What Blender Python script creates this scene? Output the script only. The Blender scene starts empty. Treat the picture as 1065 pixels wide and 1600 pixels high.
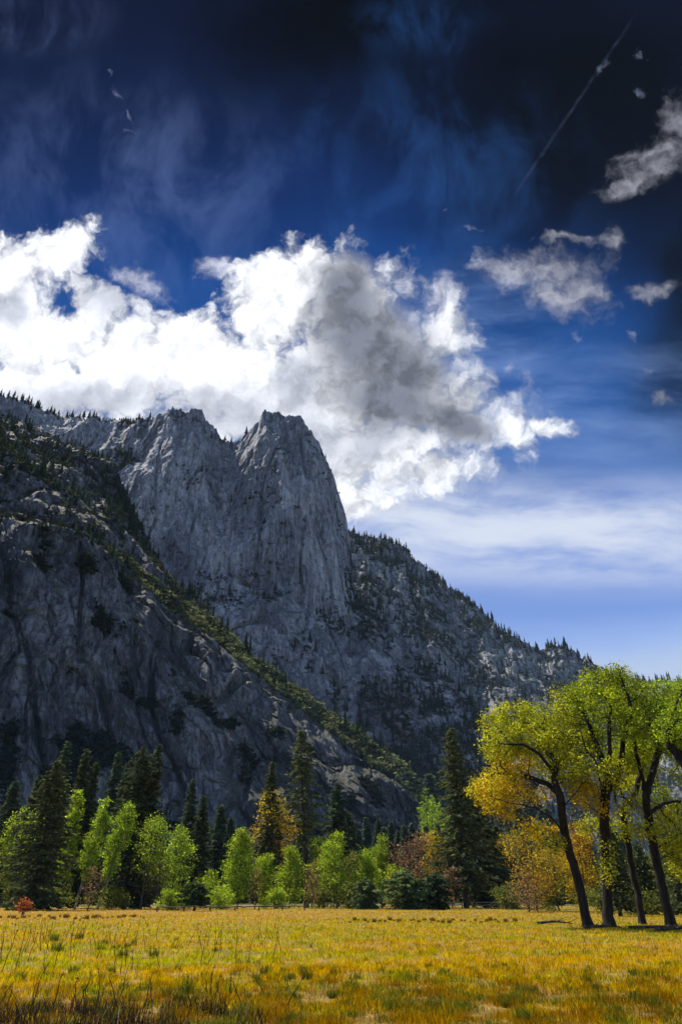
import bpy, math, random
import numpy as np
from mathutils import Vector

# ---------------------------------------------------------------- camera, sky, sun, exposure
scene = bpy.context.scene
C = scene.collection
R = math.radians

# Photo geometry: F = focal length in photo pixels; the horizon lies at row 1402.
F, CX, CY = 1067.0, 532.5, 800.0
PITCH = math.atan(602.0 / F)
EYE = 1.7

cam_d = bpy.data.cameras.new('camera')
cam_d.sensor_fit = 'VERTICAL'
cam_d.sensor_height = 36.0
cam_d.lens = F / 1600.0 * 36.0
cam_d.clip_start = 0.1
cam_d.clip_end = 20000.0
cam = bpy.data.objects.new('camera', cam_d)
C.objects.link(cam)
cam.location = (0, 0, EYE)
cam.rotation_euler = (R(90) + PITCH, 0, 0)
scene.camera = cam

SUN_AZ, SUN_EL = R(-52), R(57)
SUN_DIR = Vector((math.sin(SUN_AZ) * math.cos(SUN_EL), math.cos(SUN_AZ) * math.cos(SUN_EL), math.sin(SUN_EL)))
sun_d = bpy.data.lights.new('sun', 'SUN')
sun_d.energy = 5.0
sun_d.angle = R(0.5)
sun_d.color = (1.0, 0.93, 0.80)
sun = bpy.data.objects.new('sun', sun_d)
C.objects.link(sun)
sun.rotation_euler = SUN_DIR.to_track_quat('Z', 'Y').to_euler()
sun.location = (-400, 300, 1500)

scene.view_settings.view_transform = 'Standard'
scene.view_settings.look = 'None'
scene.view_settings.exposure = 0.92
scene.view_settings.gamma = 1.0
scene.view_settings.use_curve_mapping = False
scene.cycles.use_denoising = True
scene.cycles.max_bounces = 6
scene.cycles.transparent_max_bounces = 6
scene.cycles.volume_bounces = 0


class NT:
    """Small helper for wiring node trees."""
    def __init__(self, tree):
        self.t = tree

    def _in(self, sock, v):
        if isinstance(v, bpy.types.NodeSocket):
            self.t.links.new(v, sock)
        else:
            sock.default_value = v

    def node(self, typ, **kw):
        n = self.t.nodes.new(typ)
        for k, v in kw.items():
            setattr(n, k, v)
        return n

    def m(self, op, a, b=None, c=None, clamp=False):
        n = self.node('ShaderNodeMath', operation=op, use_clamp=clamp)
        for i, v in enumerate((a, b, c)):
            if v is not None:
                self._in(n.inputs[i], v)
        return n.outputs[0]

    def vm(self, op, a, b=None, s=None):
        n = self.node('ShaderNodeVectorMath', operation=op)
        self._in(n.inputs[0], a)
        if b is not None:
            self._in(n.inputs[1], b)
        if s is not None:
            self._in(n.inputs['Scale'], s)
        return n.outputs['Value'] if op in ('LENGTH', 'DOT_PRODUCT', 'DISTANCE') else n.outputs[0]

    def mapping(self, v, loc=(0, 0, 0), rot=(0, 0, 0), scale=(1, 1, 1), typ='POINT'):
        n = self.node('ShaderNodeMapping', vector_type=typ)
        self._in(n.inputs[0], v)
        n.inputs['Location'].default_value = loc
        n.inputs['Rotation'].default_value = rot
        n.inputs['Scale'].default_value = scale
        return n.outputs[0]

    def noise(self, v, scale, detail=6.0, rough=0.55, dist=0.0, out=0, typ='FBM'):
        n = self.node('ShaderNodeTexNoise')
        n.noise_type = typ
        self._in(n.inputs['Vector'], v)
        n.inputs['Scale'].default_value = scale
        n.inputs['Detail'].default_value = detail
        n.inputs['Roughness'].default_value = rough
        n.inputs['Distortion'].default_value = dist
        return n.outputs[out]

    def smooth(self, v, a, b, c=0.0, d=1.0):
        n = self.node('ShaderNodeMapRange', interpolation_type='SMOOTHSTEP')
        self._in(n.inputs['Value'], v)
        for k, x in (('From Min', a), ('From Max', b), ('To Min', c), ('To Max', d)):
            self._in(n.inputs[k], x)
        return n.outputs[0]

    def lin(self, v, a, b, c=0.0, d=1.0):
        n = self.node('ShaderNodeMapRange')
        self._in(n.inputs['Value'], v)
        for k, x in (('From Min', a), ('From Max', b), ('To Min', c), ('To Max', d)):
            self._in(n.inputs[k], x)
        return n.outputs[0]

    def mix(self, f, a, b, typ='MIX'):
        n = self.node('ShaderNodeMix', data_type='RGBA', blend_type=typ)
        self._in(n.inputs[0], f)
        for i, v in ((6, a), (7, b)):
            self._in(n.inputs[i], (*v, 1) if isinstance(v, tuple) and len(v) == 3 else v)
        return n.outputs[2]

    def mixv(self, f, a, b):
        n = self.node('ShaderNodeMix', data_type='VECTOR')
        self._in(n.inputs[0], f)
        self._in(n.inputs[4], a); self._in(n.inputs[5], b)
        return n.outputs[1]

    def ramp(self, v, stops, interp='LINEAR'):
        n = self.node('ShaderNodeValToRGB')
        n.color_ramp.interpolation = interp
        e = n.color_ramp.elements
        while len(e) < len(stops):
            e.new(0.5)
        for el, (p, c) in zip(e, stops):
            el.position = p
            el.color = (*c, 1) if len(c) == 3 else c
        self._in(n.inputs[0], v)
        return n.outputs[0]


def build_world():
    w = bpy.data.worlds.new('World')
    scene.world = w
    w.use_nodes = True
    w.cycles.sampling_method = 'MANUAL'
    w.cycles.sample_map_resolution = 512
    t = w.node_tree
    t.nodes.clear()
    n = NT(t)
    out = n.node('ShaderNodeOutputWorld')
    bg = n.node('ShaderNodeBackground')
    bg.inputs['Strength'].default_value = 0.1
    t.links.new(bg.outputs[0], out.inputs[0])
    sky = n.node('ShaderNodeTexSky', sky_type='NISHITA')
    sky.sun_disc = False
    sky.sun_elevation = SUN_EL
    sky.sun_rotation = SUN_AZ
    sky.altitude = 1200
    sky.air_density = 1.0
    sky.dust_density = 0.6
    d = n.node('ShaderNodeTexCoord').outputs['Generated']
    # a chart of the southern sky round a point 29 degrees up, in units of 100 photo pixels
    fw = (0.0, math.cos(PITCH), math.sin(PITCH))
    up = (0.0, -math.sin(PITCH), math.cos(PITCH))
    df = n.vm('DOT_PRODUCT', d, fw)
    dfc = n.m('MAXIMUM', df, 0.1)
    u = n.m('DIVIDE', n.vm('DOT_PRODUCT', d, (1, 0, 0)), dfc)
    v = n.m('DIVIDE', n.vm('DOT_PRODUCT', d, up), dfc)
    X = n.m('MULTIPLY_ADD', u, F / 100, CX / 100)
    Y = n.m('MULTIPLY_ADD', v, -F / 100, CY / 100)
    comb = n.node('ShaderNodeCombineXYZ')
    t.links.new(X, comb.inputs[0]); t.links.new(Y, comb.inputs[1])
    P = comb.outputs[0]
    inside = n.smooth(df, 0.52, 0.68)

    def blobs(pt, lst, k=0.25):
        acc = None
        for (x, y, rx, ry, rot) in lst:
            q = n.vm('SUBTRACT', pt, (x / 100, y / 100, 0))
            if rot:
                cr, sr = math.cos(R(rot)), math.sin(R(rot))
                a = n.vm('DOT_PRODUCT', q, (cr * 100 / rx, sr * 100 / rx, 0))
                b = n.vm('DOT_PRODUCT', q, (-sr * 100 / ry, cr * 100 / ry, 0))
                L = n.m('SQRT', n.m('MULTIPLY_ADD', a, a, n.m('MULTIPLY', b, b)))
            else:
                L = n.vm('LENGTH', n.vm('MULTIPLY', q, (100 / rx, 100 / ry, 0)))
            acc = L if acc is None else n.m('SMOOTH_MIN', acc, L, k)
        return acc

    # clear sky: deep blue overhead, paler to the horizon
    Yw = n.m('ADD', Y, n.m('MULTIPLY', n.m('SUBTRACT', n.noise(n.mapping(P, scale=(0.25, 1, 1)), 0.8, 3), 0.5), 1.2))
    base = n.ramp(n.m('DIVIDE', Yw, 14.0), [
        (0.00, (0.0035, 0.007, 0.028)), (0.14, (0.0045, 0.014, 0.062)), (0.25, (0.006, 0.034, 0.165)),
        (0.33, (0.010, 0.082, 0.34)), (0.43, (0.018, 0.10, 0.36)), (0.52, (0.08, 0.20, 0.54)),
        (0.60, (0.32, 0.45, 0.88)), (0.67, (0.17, 0.33, 0.80)), (0.72, (0.42, 0.60, 1.05)), (0.76, (0.68, 0.80, 1.15)),
        (1.0, (0.5, 0.6, 0.9))], 'B_SPLINE')
    # darker, polarised part of the sky away from the sun
    soft = n.vm('ADD', P, n.vm('SCALE', n.vm('SUBTRACT', n.noise(P, 0.45, 5, out=1), (0.5, 0.5, 0.5)), s=2.6))
    dk = n.smooth(blobs(soft, [(930, 190, 330, 330, 0), (560, 40, 260, 150, 0), (1110, 430, 190, 260, 0)], 0.6), 0.25, 1.35, 0.07, 1.0)
    base = n.vm('SCALE', base, s=dk)
    # high veils: streaky on the left, banded low on the right
    soft2 = n.vm('ADD', n.vm('SCALE', P, s=0.8), n.vm('SCALE', soft, s=0.2))
    vst = n.noise(n.mapping(soft2, rot=(0, 0, R(8)), scale=(0.85, 0.5, 1)), 1.1, 8, 0.62, 0.4)
    veil = n.m('MULTIPLY', n.smooth(vst, 0.36, 0.72), n.smooth(blobs(P, [(190, 300, 330, 210, 10), (30, 30, 160, 70, 0)], 0.3), 1.15, 0.2))
    base = n.mixv(n.m('MULTIPLY', veil, 0.36), base, (0.17, 0.26, 0.58))
    veil2 = n.m('MULTIPLY', n.smooth(vst, 0.4, 0.75), n.smooth(blobs(P, [(640, 330, 300, 260, 0), (660, 40, 120, 60, 0)], 0.3), 1.2, 0.2))
    base = n.mixv(n.m('MULTIPLY', veil2, 0.55), base, (0.025, 0.10, 0.34))
    cs = n.noise(n.mapping(soft2, rot=(0, 0, R(-5)), scale=(0.26, 1.15, 1)), 1.0, 6, 0.6)
    cir = n.m('MULTIPLY', n.smooth(cs, 0.27, 0.62), n.smooth(blobs(P, [(850, 830, 430, 90, 3), (1040, 830, 180, 80, 0), (640, 820, 190, 100, 0)], 0.3), 1.3, 0.3))
    base = n.mixv(n.m('MULTIPLY', cir, 0.95), base, (0.80, 0.87, 1.02))
    cir2 = n.m('MULTIPLY', n.smooth(cs, 0.40, 0.72), n.smooth(blobs(P, [(900, 660, 300, 140, -10), (760, 560, 200, 160, 0)], 0.3), 1.2, 0.3))
    base = n.mixv(n.m('MULTIPLY', cir2, 0.55), base, (0.22, 0.36, 0.72))

    # cumulus: soft masses torn by two scales of turbulence
    w1 = n.vm('SCALE', n.vm('SUBTRACT', n.noise(P, 1.1, 3, out=1), (0.5, 0.5, 0.5)), s=0.75)
    w2 = n.vm('SCALE', n.vm('SUBTRACT', n.noise(P, 5.5, 6, 0.6, out=1), (0.5, 0.5, 0.5)), s=0.28)
    Pw = n.vm('ADD', n.vm('ADD', P, w1), w2)
    BIG = [
        (-150, 480, 140, 150, 0), (-140, 600, 200, 80, 0), (15, 425, 90, 65, 0), (105, 395, 62, 42, -30), (55, 510, 120, 85, 0), (150, 470, 70, 45, 30),
        (190, 575, 190, 80, 0), (300, 545, 115, 62, 10), (90, 610, 260, 60, 0), (360, 600, 170, 95, 0),
        (435, 480, 82, 95, 0), (500, 435, 88, 58, 0), (550, 455, 75, 62, 20), (560, 520, 110, 120, 20), (500, 620, 170, 110, 0), (640, 570, 95, 85, 0), (620, 640, 110, 60, 0),
        (690, 520, 50, 60, 0), (700, 640, 125, 95, 25), (790, 665, 85, 50, 12), (590, 700, 190, 95, 0), (690, 735, 95, 55, -15), (560, 775, 70, 45, 0),
        (850, 662, 48, 20, 8)]
    small = blobs(Pw, [
        (342, 420, 36, 20, 0), (220, 442, 52, 24, 20), (400, 415, 20, 12, 0), (688, 465, 44, 30, 0), (800, 425, 62, 40, 0), (855, 425, 100, 46, 8), (880, 465, 80, 36, 15), (905, 450, 46, 34, 0), (948, 388, 24, 36, 0),
        (882, 375, 52, 12, 12), (1035, 245, 80, 40, -30), (1062, 205, 40, 60, 0), (985, 290, 52, 15, -10), (1020, 446, 52, 19, -8), (1036, 620, 22, 16, 0)], 0.12)
    tiny = blobs(Pw, [
        (192, 152, 9, 20, -25), (203, 180, 6, 18, -20), (198, 208, 17, 6, 0), (168, 118, 5, 14, -40), (1000, 82, 24, 10, 0), (950, 108, 22, 12, -40), (1000, 145, 18, 10, 30), (735, 350, 30, 10, 15), (692, 320, 6, 14, 20), (1015, 582, 11, 8, 0), (980, 525, 14, 9, 30), (900, 525, 24, 10, 20)], 0.06)
    big_list = BIG
    def billow(pt):
        v1 = n.node('ShaderNodeTexVoronoi', feature='SMOOTH_F1', voronoi_dimensions='2D', normalize=False)
        n._in(v1.inputs['Vector'], pt)
        v1.inputs['Scale'].default_value = 1.55
        v1.inputs['Detail'].default_value = 3.0
        v1.inputs['Roughness'].default_value = 0.55
        v1.inputs['Lacunarity'].default_value = 2.2
        v1.inputs['Smoothness'].default_value = 0.35
        return v1.outputs['Distance']

    fb = n.noise(P, 1.6, 8, 0.62)
    fine = n.noise(Pw, 3.4, 6, 0.62)
    fbc = n.m('SUBTRACT', fb, 0.5)
    finec = n.m('SUBTRACT', fine, 0.5)
    b0 = billow(Pw)
    b1 = billow(n.vm('ADD', Pw, (-0.13, -0.20, 0)))
    D0 = n.m('SUBTRACT', 1.60, n.m('ADD', blobs(Pw, big_list, 0.22), n.m('MULTIPLY', b0, 0.62)))
    Db = n.m('ADD', D0, n.m('ADD', n.m('MULTIPLY', fbc, 0.75), n.m('MULTIPLY', finec, 0.6)))
    hole = n.smooth(blobs(Pw, [(170, 432, 58, 50, 20), (262, 462, 60, 26, 10), (95, 470, 40, 20, 0), (575, 648, 14, 10, 0), (690, 712, 16, 9, 20)], 0.1), 1.25, 0.3)
    Db = n.m('SUBTRACT', Db, n.m('MULTIPLY', hole, 0.26))
    Ds = n.m('ADD', n.m('SUBTRACT', 0.88, small), n.m('ADD', n.m('MULTIPLY', fbc, 1.1), n.m('MULTIPLY', finec, 1.4)))
    Dt = n.m('ADD', n.m('SUBTRACT', 0.75, tiny), n.m('MULTIPLY', finec, 2.6))
    core = blobs(n.vm('ADD', P, n.vm('SCALE', w1, s=0.6)), [(540, 450, 62, 70, 10), (565, 530, 105, 100, 25), (640, 580, 100, 75, 35), (610, 630, 130, 55, 12), (715, 665, 75, 32, 20)], 0.8)
    ab = n.smooth(Db, -0.10, n.smooth(X, 4.6, 7.0, 0.42, 0.95))
    ab = n.m('MAXIMUM', ab, n.smooth(core, 1.0, 0.45))
    a_s = n.m('MULTIPLY', n.smooth(Ds, -0.25, 1.15), 0.9)
    at_ = n.m('MULTIPLY', n.smooth(Dt, 0.0, 1.1), 0.5)
    # thick parts are grey seen from below, edges turned to the sun shine
    low = blobs(n.vm('ADD', P, w1), [(340, 640, 150, 58, 0), (480, 690, 110, 60, 0), (130, 625, 190, 38, 0), (580, 690, 70, 40, 0), (5, 480, 70, 35, 0), (170, 455, 80, 60, 40), (460, 600, 60, 70, 0)], 0.5)
    cm = n.smooth(n.m('ADD', core, n.m('ADD', n.m('MULTIPLY', fbc, -0.5), n.m('MULTIPLY', finec, -0.15))), 1.2, 0.25)
    lm = n.smooth(n.m('ADD', low, n.m('ADD', n.m('MULTIPLY', fbc, -1.2), n.m('MULTIPLY', finec, -0.5))), 1.2, 0.2)
    relief = n.m('MULTIPLY', n.m('SUBTRACT', b1, b0), 1.0)
    relief = n.m('MULTIPLY', n.m('MINIMUM', n.m('MAXIMUM', relief, -0.42), 0.25), n.smooth(X, 2.0, 6.0, 0.45, 0.75))
    fl = n.m('MULTIPLY', finec, 0.4)
    wb = n.m('MULTIPLY', n.m('ADD', n.m('ADD', n.smooth(X, 2.5, 7.5, 1.30, 1.0), relief), fl), n.smooth(Db, 0.0, 0.8, 0.72, 1.0))
    white = n.vm('MULTIPLY', (0.96, 0.985, 1.05), n.vm('SCALE', (1, 1, 1), s=n.m('MAXIMUM', wb, 0.25)))
    col_b = n.mixv(n.m('MULTIPLY', lm, 0.58), white, (0.29, 0.33, 0.46))
    col_b = n.mixv(n.m('MULTIPLY', cm, 0.9), col_b, n.vm('SCALE', (0.128, 0.146, 0.205), s=n.m('ADD', 1.0, n.m('ADD', n.m('MULTIPLY', fbc, 0.7), n.m('MULTIPLY', relief, 0.9)))))
    right_dim = n.smooth(X, 6.3, 9.2, 1.0, 0.5)
    sb = n.m('MULTIPLY', n.m('MAXIMUM', n.m('ADD', n.m('ADD', 0.74, n.m('MULTIPLY', fbc, 1.4)), n.m('MULTIPLY', finec, 1.2)), 0.12), right_dim)
    col_s = n.vm('MULTIPLY', (0.90, 0.93, 1.1), n.vm('SCALE', (1, 1, 1), s=sb))
    top_dim = n.smooth(Y, 0.3, 3.0, 0.45, 1.0)
    c = n.mixv(at_, base, (0.30, 0.36, 0.55))
    c = n.mixv(n.m('MULTIPLY', a_s, top_dim), c, col_s)
    c = n.mixv(ab, c, col_b)
    # the contrail: a thin high line
    con = n.mapping(P, (8.92, 1.725, 0), (0, 0, math.atan2(-3.05, 2.05)), (1, 1, 1), 'TEXTURE')
    sp = n.node('ShaderNodeSeparateXYZ'); t.links.new(con, sp.inputs[0])
    wob = n.m('ADD', sp.outputs[1], n.m('MULTIPLY', n.m('SUBTRACT', n.noise(P, 3.0, 6), 0.5), 0.06))
    line = n.m('MULTIPLY', n.smooth(n.m('ABSOLUTE', wob), 0.042, 0.004), n.smooth(n.m('ABSOLUTE', sp.outputs[0]), 2.0, 1.0))
    line = n.m('MULTIPLY', line, n.smooth(n.noise(P, 5, 4), 0.2, 0.7))
    c = n.mixv(n.m('MULTIPLY', line, 0.15), c, (0.13, 0.17, 0.30))
    c = n.vm('SCALE', c, s=5.55)
    fin = n.mixv(inside, sky.outputs[0], c)
    t.links.new(fin, bg.inputs['Color'])


build_world()

# ---------------------------------------------------------------- helpers
rng = np.random.default_rng(11)
_perm = np.random.default_rng(5).permutation(256)
_perm = np.concatenate([_perm, _perm, _perm])
_g = np.random.default_rng(6).normal(size=(256, 3))
_g /= np.linalg.norm(_g, axis=1, keepdims=True)


def perlin(P):
    P = np.asarray(P, float)
    i = np.floor(P).astype(int)
    f = P - i
    i &= 255
    w = f * f * f * (f * (f * 6 - 15) + 10)
    out = 0
    for dx in (0, 1):
        wx = w[:, 0] if dx else 1 - w[:, 0]
        for dy in (0, 1):
            wy = w[:, 1] if dy else 1 - w[:, 1]
            for dz in (0, 1):
                wz = w[:, 2] if dz else 1 - w[:, 2]
                h = _perm[_perm[_perm[i[:, 0] + dx] + i[:, 1] + dy] + i[:, 2] + dz]
                out = out + wx * wy * wz * ((f - (dx, dy, dz)) * _g[h]).sum(1)
    return out * 1.5


def fbm(P, octv=4, lac=2.03, gain=0.5, ridge=False):
    a, s, out = 1.0, 1.0, 0
    for k in range(octv):
        v = perlin(P * s + k * 17.3)
        out = out + a * ((1 - 2 * np.abs(v)) if ridge else v)
        a *= gain
        s *= lac
    return out


def ray(px, py):
    px = np.asarray(px, float); py = np.asarray(py, float)
    a = (px - CX) / F; b = (CY - py) / F
    cp, sp = math.cos(PITCH), math.sin(PITCH)
    return np.stack([a, cp - b * sp, sp + b * cp], -1)


def at(px, py, r):
    """The point of the line of sight (px, py) at horizontal distance r."""
    d = ray(px, py)
    h = np.hypot(d[..., 0], d[..., 1])
    p = d * (np.asarray(r, float) / h)[..., None]
    p[..., 2] += EYE
    return p


def gz(x, y):
    x = np.atleast_1d(np.asarray(x, float)); y = np.atleast_1d(np.asarray(y, float))
    P = np.stack([x, y, np.zeros_like(x)], -1)
    return 0.10 * perlin(P * 0.06) + 0.05 * perlin(P * 0.31 + 7)


def spot(px, r):
    """A place on the meadow floor in the direction px at distance r."""
    d = ray(px, 1415.0)
    h = math.hypot(d[0], d[1])
    x, y = d[0] / h * r, d[1] / h * r
    return Vector((x, y, float(gz(x, y)[0])))


def mk(name, V, quads=None, tris=None, mat=None, tint=None, smooth=False, parent=None):
    V = np.ascontiguousarray(V, np.float32)
    me = bpy.data.meshes.new(name)
    loops, starts = [], []
    n = 0
    for arr, k in ((quads, 4), (tris, 3)):
        if arr is not None and len(arr):
            a = np.asarray(arr, np.int32)
            loops.append(a.ravel())
            starts.append(n + np.arange(len(a), dtype=np.int32) * k)
            n += a.size
    loops = np.concatenate(loops); starts = np.concatenate(starts)
    me.vertices.add(len(V)); me.vertices.foreach_set('co', V.ravel())
    me.loops.add(len(loops)); me.loops.foreach_set('vertex_index', loops)
    me.polygons.add(len(starts)); me.polygons.foreach_set('loop_start', starts)
    if smooth:
        me.polygons.foreach_set('use_smooth', np.ones(len(starts), bool))
    me.update(calc_edges=True)
    if tint is not None:
        a = me.color_attributes.new('tint', 'FLOAT_COLOR', 'POINT')
        T = np.ones((len(V), 4), np.float32); T[:, :3] = tint
        a.data.foreach_set('color', T.ravel())
    if mat:
        me.materials.append(mat)
    o = bpy.data.objects.new(name, me)
    C.objects.link(o)
    if parent:
        o.parent = parent
    return o


def tag(o, label, cat=None, group=None, kind=None):
    o['label'] = label
    if cat: o['category'] = cat
    if group: o['group'] = group
    if kind: o['kind'] = kind
    return o


def thing(name, label, cat, loc, group=None, rz=0.0):
    o = bpy.data.objects.new(name, None)
    o.empty_display_size = 0.5
    C.objects.link(o)
    o.location = loc
    o.rotation_euler = (0, 0, rz)
    return tag(o, label, cat, group)


# ---------------------------------------------------------------- materials
def new_mat(name):
    m = bpy.data.materials.new(name)
    m.use_nodes = True
    m.node_tree.nodes.clear()
    n = NT(m.node_tree)
    out = n.node('ShaderNodeOutputMaterial')
    return m, n, out


def leaf_mat(name, trans=0.5, gain=1.0, var=0.25, sat=1.0):
    m, n, out = new_mat(name)
    a = n.node('ShaderNodeAttribute', attribute_name='tint').outputs['Color']
    pos = n.node('ShaderNodeNewGeometry').outputs['Position']
    nz = n.noise(pos, 0.9, 3)
    hsv = n.node('ShaderNodeHueSaturation')
    n._in(hsv.inputs['Color'], a)
    hsv.inputs['Saturation'].default_value = sat
    n._in(hsv.inputs['Value'], n.lin(nz, 0.3, 0.7, gain * (1 - var), gain * (1 + var)))
    n._in(hsv.inputs['Hue'], n.lin(nz, 0.3, 0.7, 0.485, 0.515))
    d = n.node('ShaderNodeBsdfDiffuse'); t = n.node('ShaderNodeBsdfTranslucent')
    n._in(d.inputs[0], hsv.outputs[0]); n._in(t.inputs[0], hsv.outputs[0])
    mx = n.node('ShaderNodeMixShader'); mx.inputs[0].default_value = trans
    m.node_tree.links.new(d.outputs[0], mx.inputs[1]); m.node_tree.links.new(t.outputs[0], mx.inputs[2])
    m.node_tree.links.new(mx.outputs[0], out.inputs[0])
    return m


def bark_mat(name, c1, c2):
    m, n, out = new_mat(name)
    pos = n.node('ShaderNodeTexCoord').outputs['Object']
    st = n.noise(n.mapping(pos, scale=(5, 5, 0.8)), 1.4, 8, 0.65)
    b = n.node('ShaderNodeBsdfPrincipled')
    n._in(b.inputs['Base Color'], n.mix(n.smooth(st, 0.35, 0.65), c1, c2))
    b.inputs['Roughness'].default_value = 0.9
    b.inputs['Specular IOR Level'].default_value = 0.2
    bp = n.node('ShaderNodeBump'); bp.inputs['Strength'].default_value = 0.8; bp.inputs['Distance'].default_value = 0.12
    n._in(bp.inputs['Height'], st)
    n._in(b.inputs['Normal'], bp.outputs[0])
    m.node_tree.links.new(b.outputs[0], out.inputs[0])
    return m


def rock_mat(name, dark, mid, light, green=0.5, scale=1.0):
    m, n, out = new_mat(name)
    geo = n.node('ShaderNodeNewGeometry')
    pos = geo.outputs['Position']
    sp = n.node('ShaderNodeSeparateXYZ'); n._in(sp.inputs[0], geo.outputs['Normal'])
    k = scale
    big = n.noise(n.mapping(pos, scale=(0.010 * k, 0.010 * k, 0.005 * k)), 1.0, 6, 0.6)
    streak = n.noise(n.mapping(pos, scale=(0.085 * k, 0.085 * k, 0.007 * k)), 1.0, 8, 0.62, 0.12)
    fine = n.noise(n.mapping(pos, scale=(0.22 * k, 0.22 * k, 0.09 * k)), 1.0, 9, 0.7)
    crack = n.m('ABSOLUTE', n.m('SUBTRACT', n.noise(n.mapping(pos, rot=(0.06, 0.10, 0), scale=(0.055 * k, 0.055 * k, 0.007 * k)), 1.0, 6, 0.6, 0.15), 0.5))
    crack2 = n.m('ABSOLUTE', n.m('SUBTRACT', n.noise(n.mapping(pos, rot=(0.5, 0.7, 0), scale=(0.03 * k, 0.03 * k, 0.05 * k)), 1.0, 6, 0.6, 0.3), 0.5))
    s = n.m('ADD', n.m('MULTIPLY', big, 0.5), n.m('ADD', n.m('MULTIPLY', streak, 0.45), n.m('MULTIPLY', fine, 0.45)))
    col = n.ramp(s, [(0.56, dark), (0.69, mid), (0.79, light), (0.90, tuple(min(1, 1.2 * x) for x in light))])
    ck = n.m('MULTIPLY', n.smooth(crack, 0.0, 0.022, 0.4, 1.0), n.smooth(crack2, 0.0, 0.014, 0.55, 1.0))
    col = n.mix(1.0, col, n.vm('SCALE', (1, 1, 1), s=ck), 'MULTIPLY')
    # pale scars where slabs have fallen away
    sc = n.smooth(n.noise(n.mapping(pos, loc=(3.1, 0, 1.7), scale=(0.02 * k, 0.02 * k, 0.011 * k)), 1.0, 4, 0.5), 0.66, 0.72)
    col = n.mix(n.m('MULTIPLY', sc, 0.55), col, light)
    # soil, moss and low scrub on what is not steep, lichen-dark ribbons on the walls
    veg = n.m('MULTIPLY', n.smooth(n.m('ADD', sp.outputs[2], n.m('MULTIPLY', n.m('SUBTRACT', fine, 0.5), 0.7)), 0.50, 0.78), green)
    vc = n.mix(n.smooth(fine, 0.35, 0.65), (0.035, 0.040, 0.018), (0.085, 0.085, 0.045))
    col = n.mix(veg, col, vc)
    b = n.node('ShaderNodeBsdfPrincipled')
    n._in(b.inputs['Base Color'], col)
    b.inputs['Roughness'].default_value = 0.85
    b.inputs['Specular IOR Level'].default_value = 0.25
    bp = n.node('ShaderNodeBump'); bp.inputs['Strength'].default_value = 1.0; bp.inputs['Distance'].default_value = 1.6 / k
    n._in(bp.inputs['Height'], n.m('ADD', n.m('ADD', streak, n.m('MULTIPLY', fine, 0.8)), n.m('MULTIPLY', ck, 0.35)))
    n._in(b.inputs['Normal'], bp.outputs[0])
    m.node_tree.links.new(b.outputs[0], out.inputs[0])
    return m


M_GRASS = leaf_mat('meadow_grass', 0.55, 1.22, 0.25, 1.06)
M_LEAF = leaf_mat('broad_leaves', 0.5, 1.6)
M_NEEDLE = leaf_mat('needles', 0.35, 1.25)
M_SCRUB = leaf_mat('scrub', 0.25)
M_STALK = leaf_mat('dry_stalks', 0.1)
M_OAKBARK = bark_mat('oak_bark', (0.008, 0.007, 0.006), (0.030, 0.025, 0.021))
M_PINEBARK = bark_mat('pine_bark', (0.02, 0.015, 0.012), (0.085, 0.06, 0.045))
M_PALEBARK = bark_mat('pale_bark', (0.06, 0.055, 0.05), (0.32, 0.30, 0.27))
M_GREYBARK = bark_mat('grey_bark', (0.025, 0.022, 0.018), (0.09, 0.08, 0.065))
M_RAIL = bark_mat('weathered_rail', (0.05, 0.038, 0.03), (0.16, 0.12, 0.09))
M_PALERAIL = bark_mat('pale_rail', (0.20, 0.15, 0.11), (0.45, 0.36, 0.27))
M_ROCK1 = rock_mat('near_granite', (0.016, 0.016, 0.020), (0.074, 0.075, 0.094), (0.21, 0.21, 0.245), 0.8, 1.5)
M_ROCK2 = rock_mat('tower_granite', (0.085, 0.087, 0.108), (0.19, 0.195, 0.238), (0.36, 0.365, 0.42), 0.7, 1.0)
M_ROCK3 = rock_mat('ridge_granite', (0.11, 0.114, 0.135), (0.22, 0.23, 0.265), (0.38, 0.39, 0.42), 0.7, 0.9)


# ---------------------------------------------------------------- mountains
def line_at(px, ctrl):
    c = np.asarray(ctrl, float)
    return np.interp(px, c[:, 0], c[:, 1]), np.interp(px, c[:, 0], c[:, 2])


def lathe_rows(A, B, k):
    t = np.linspace(0, 1, k, endpoint=False)[:, None, None]
    return A[None] * (1 - t) + B[None] * t


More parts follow.
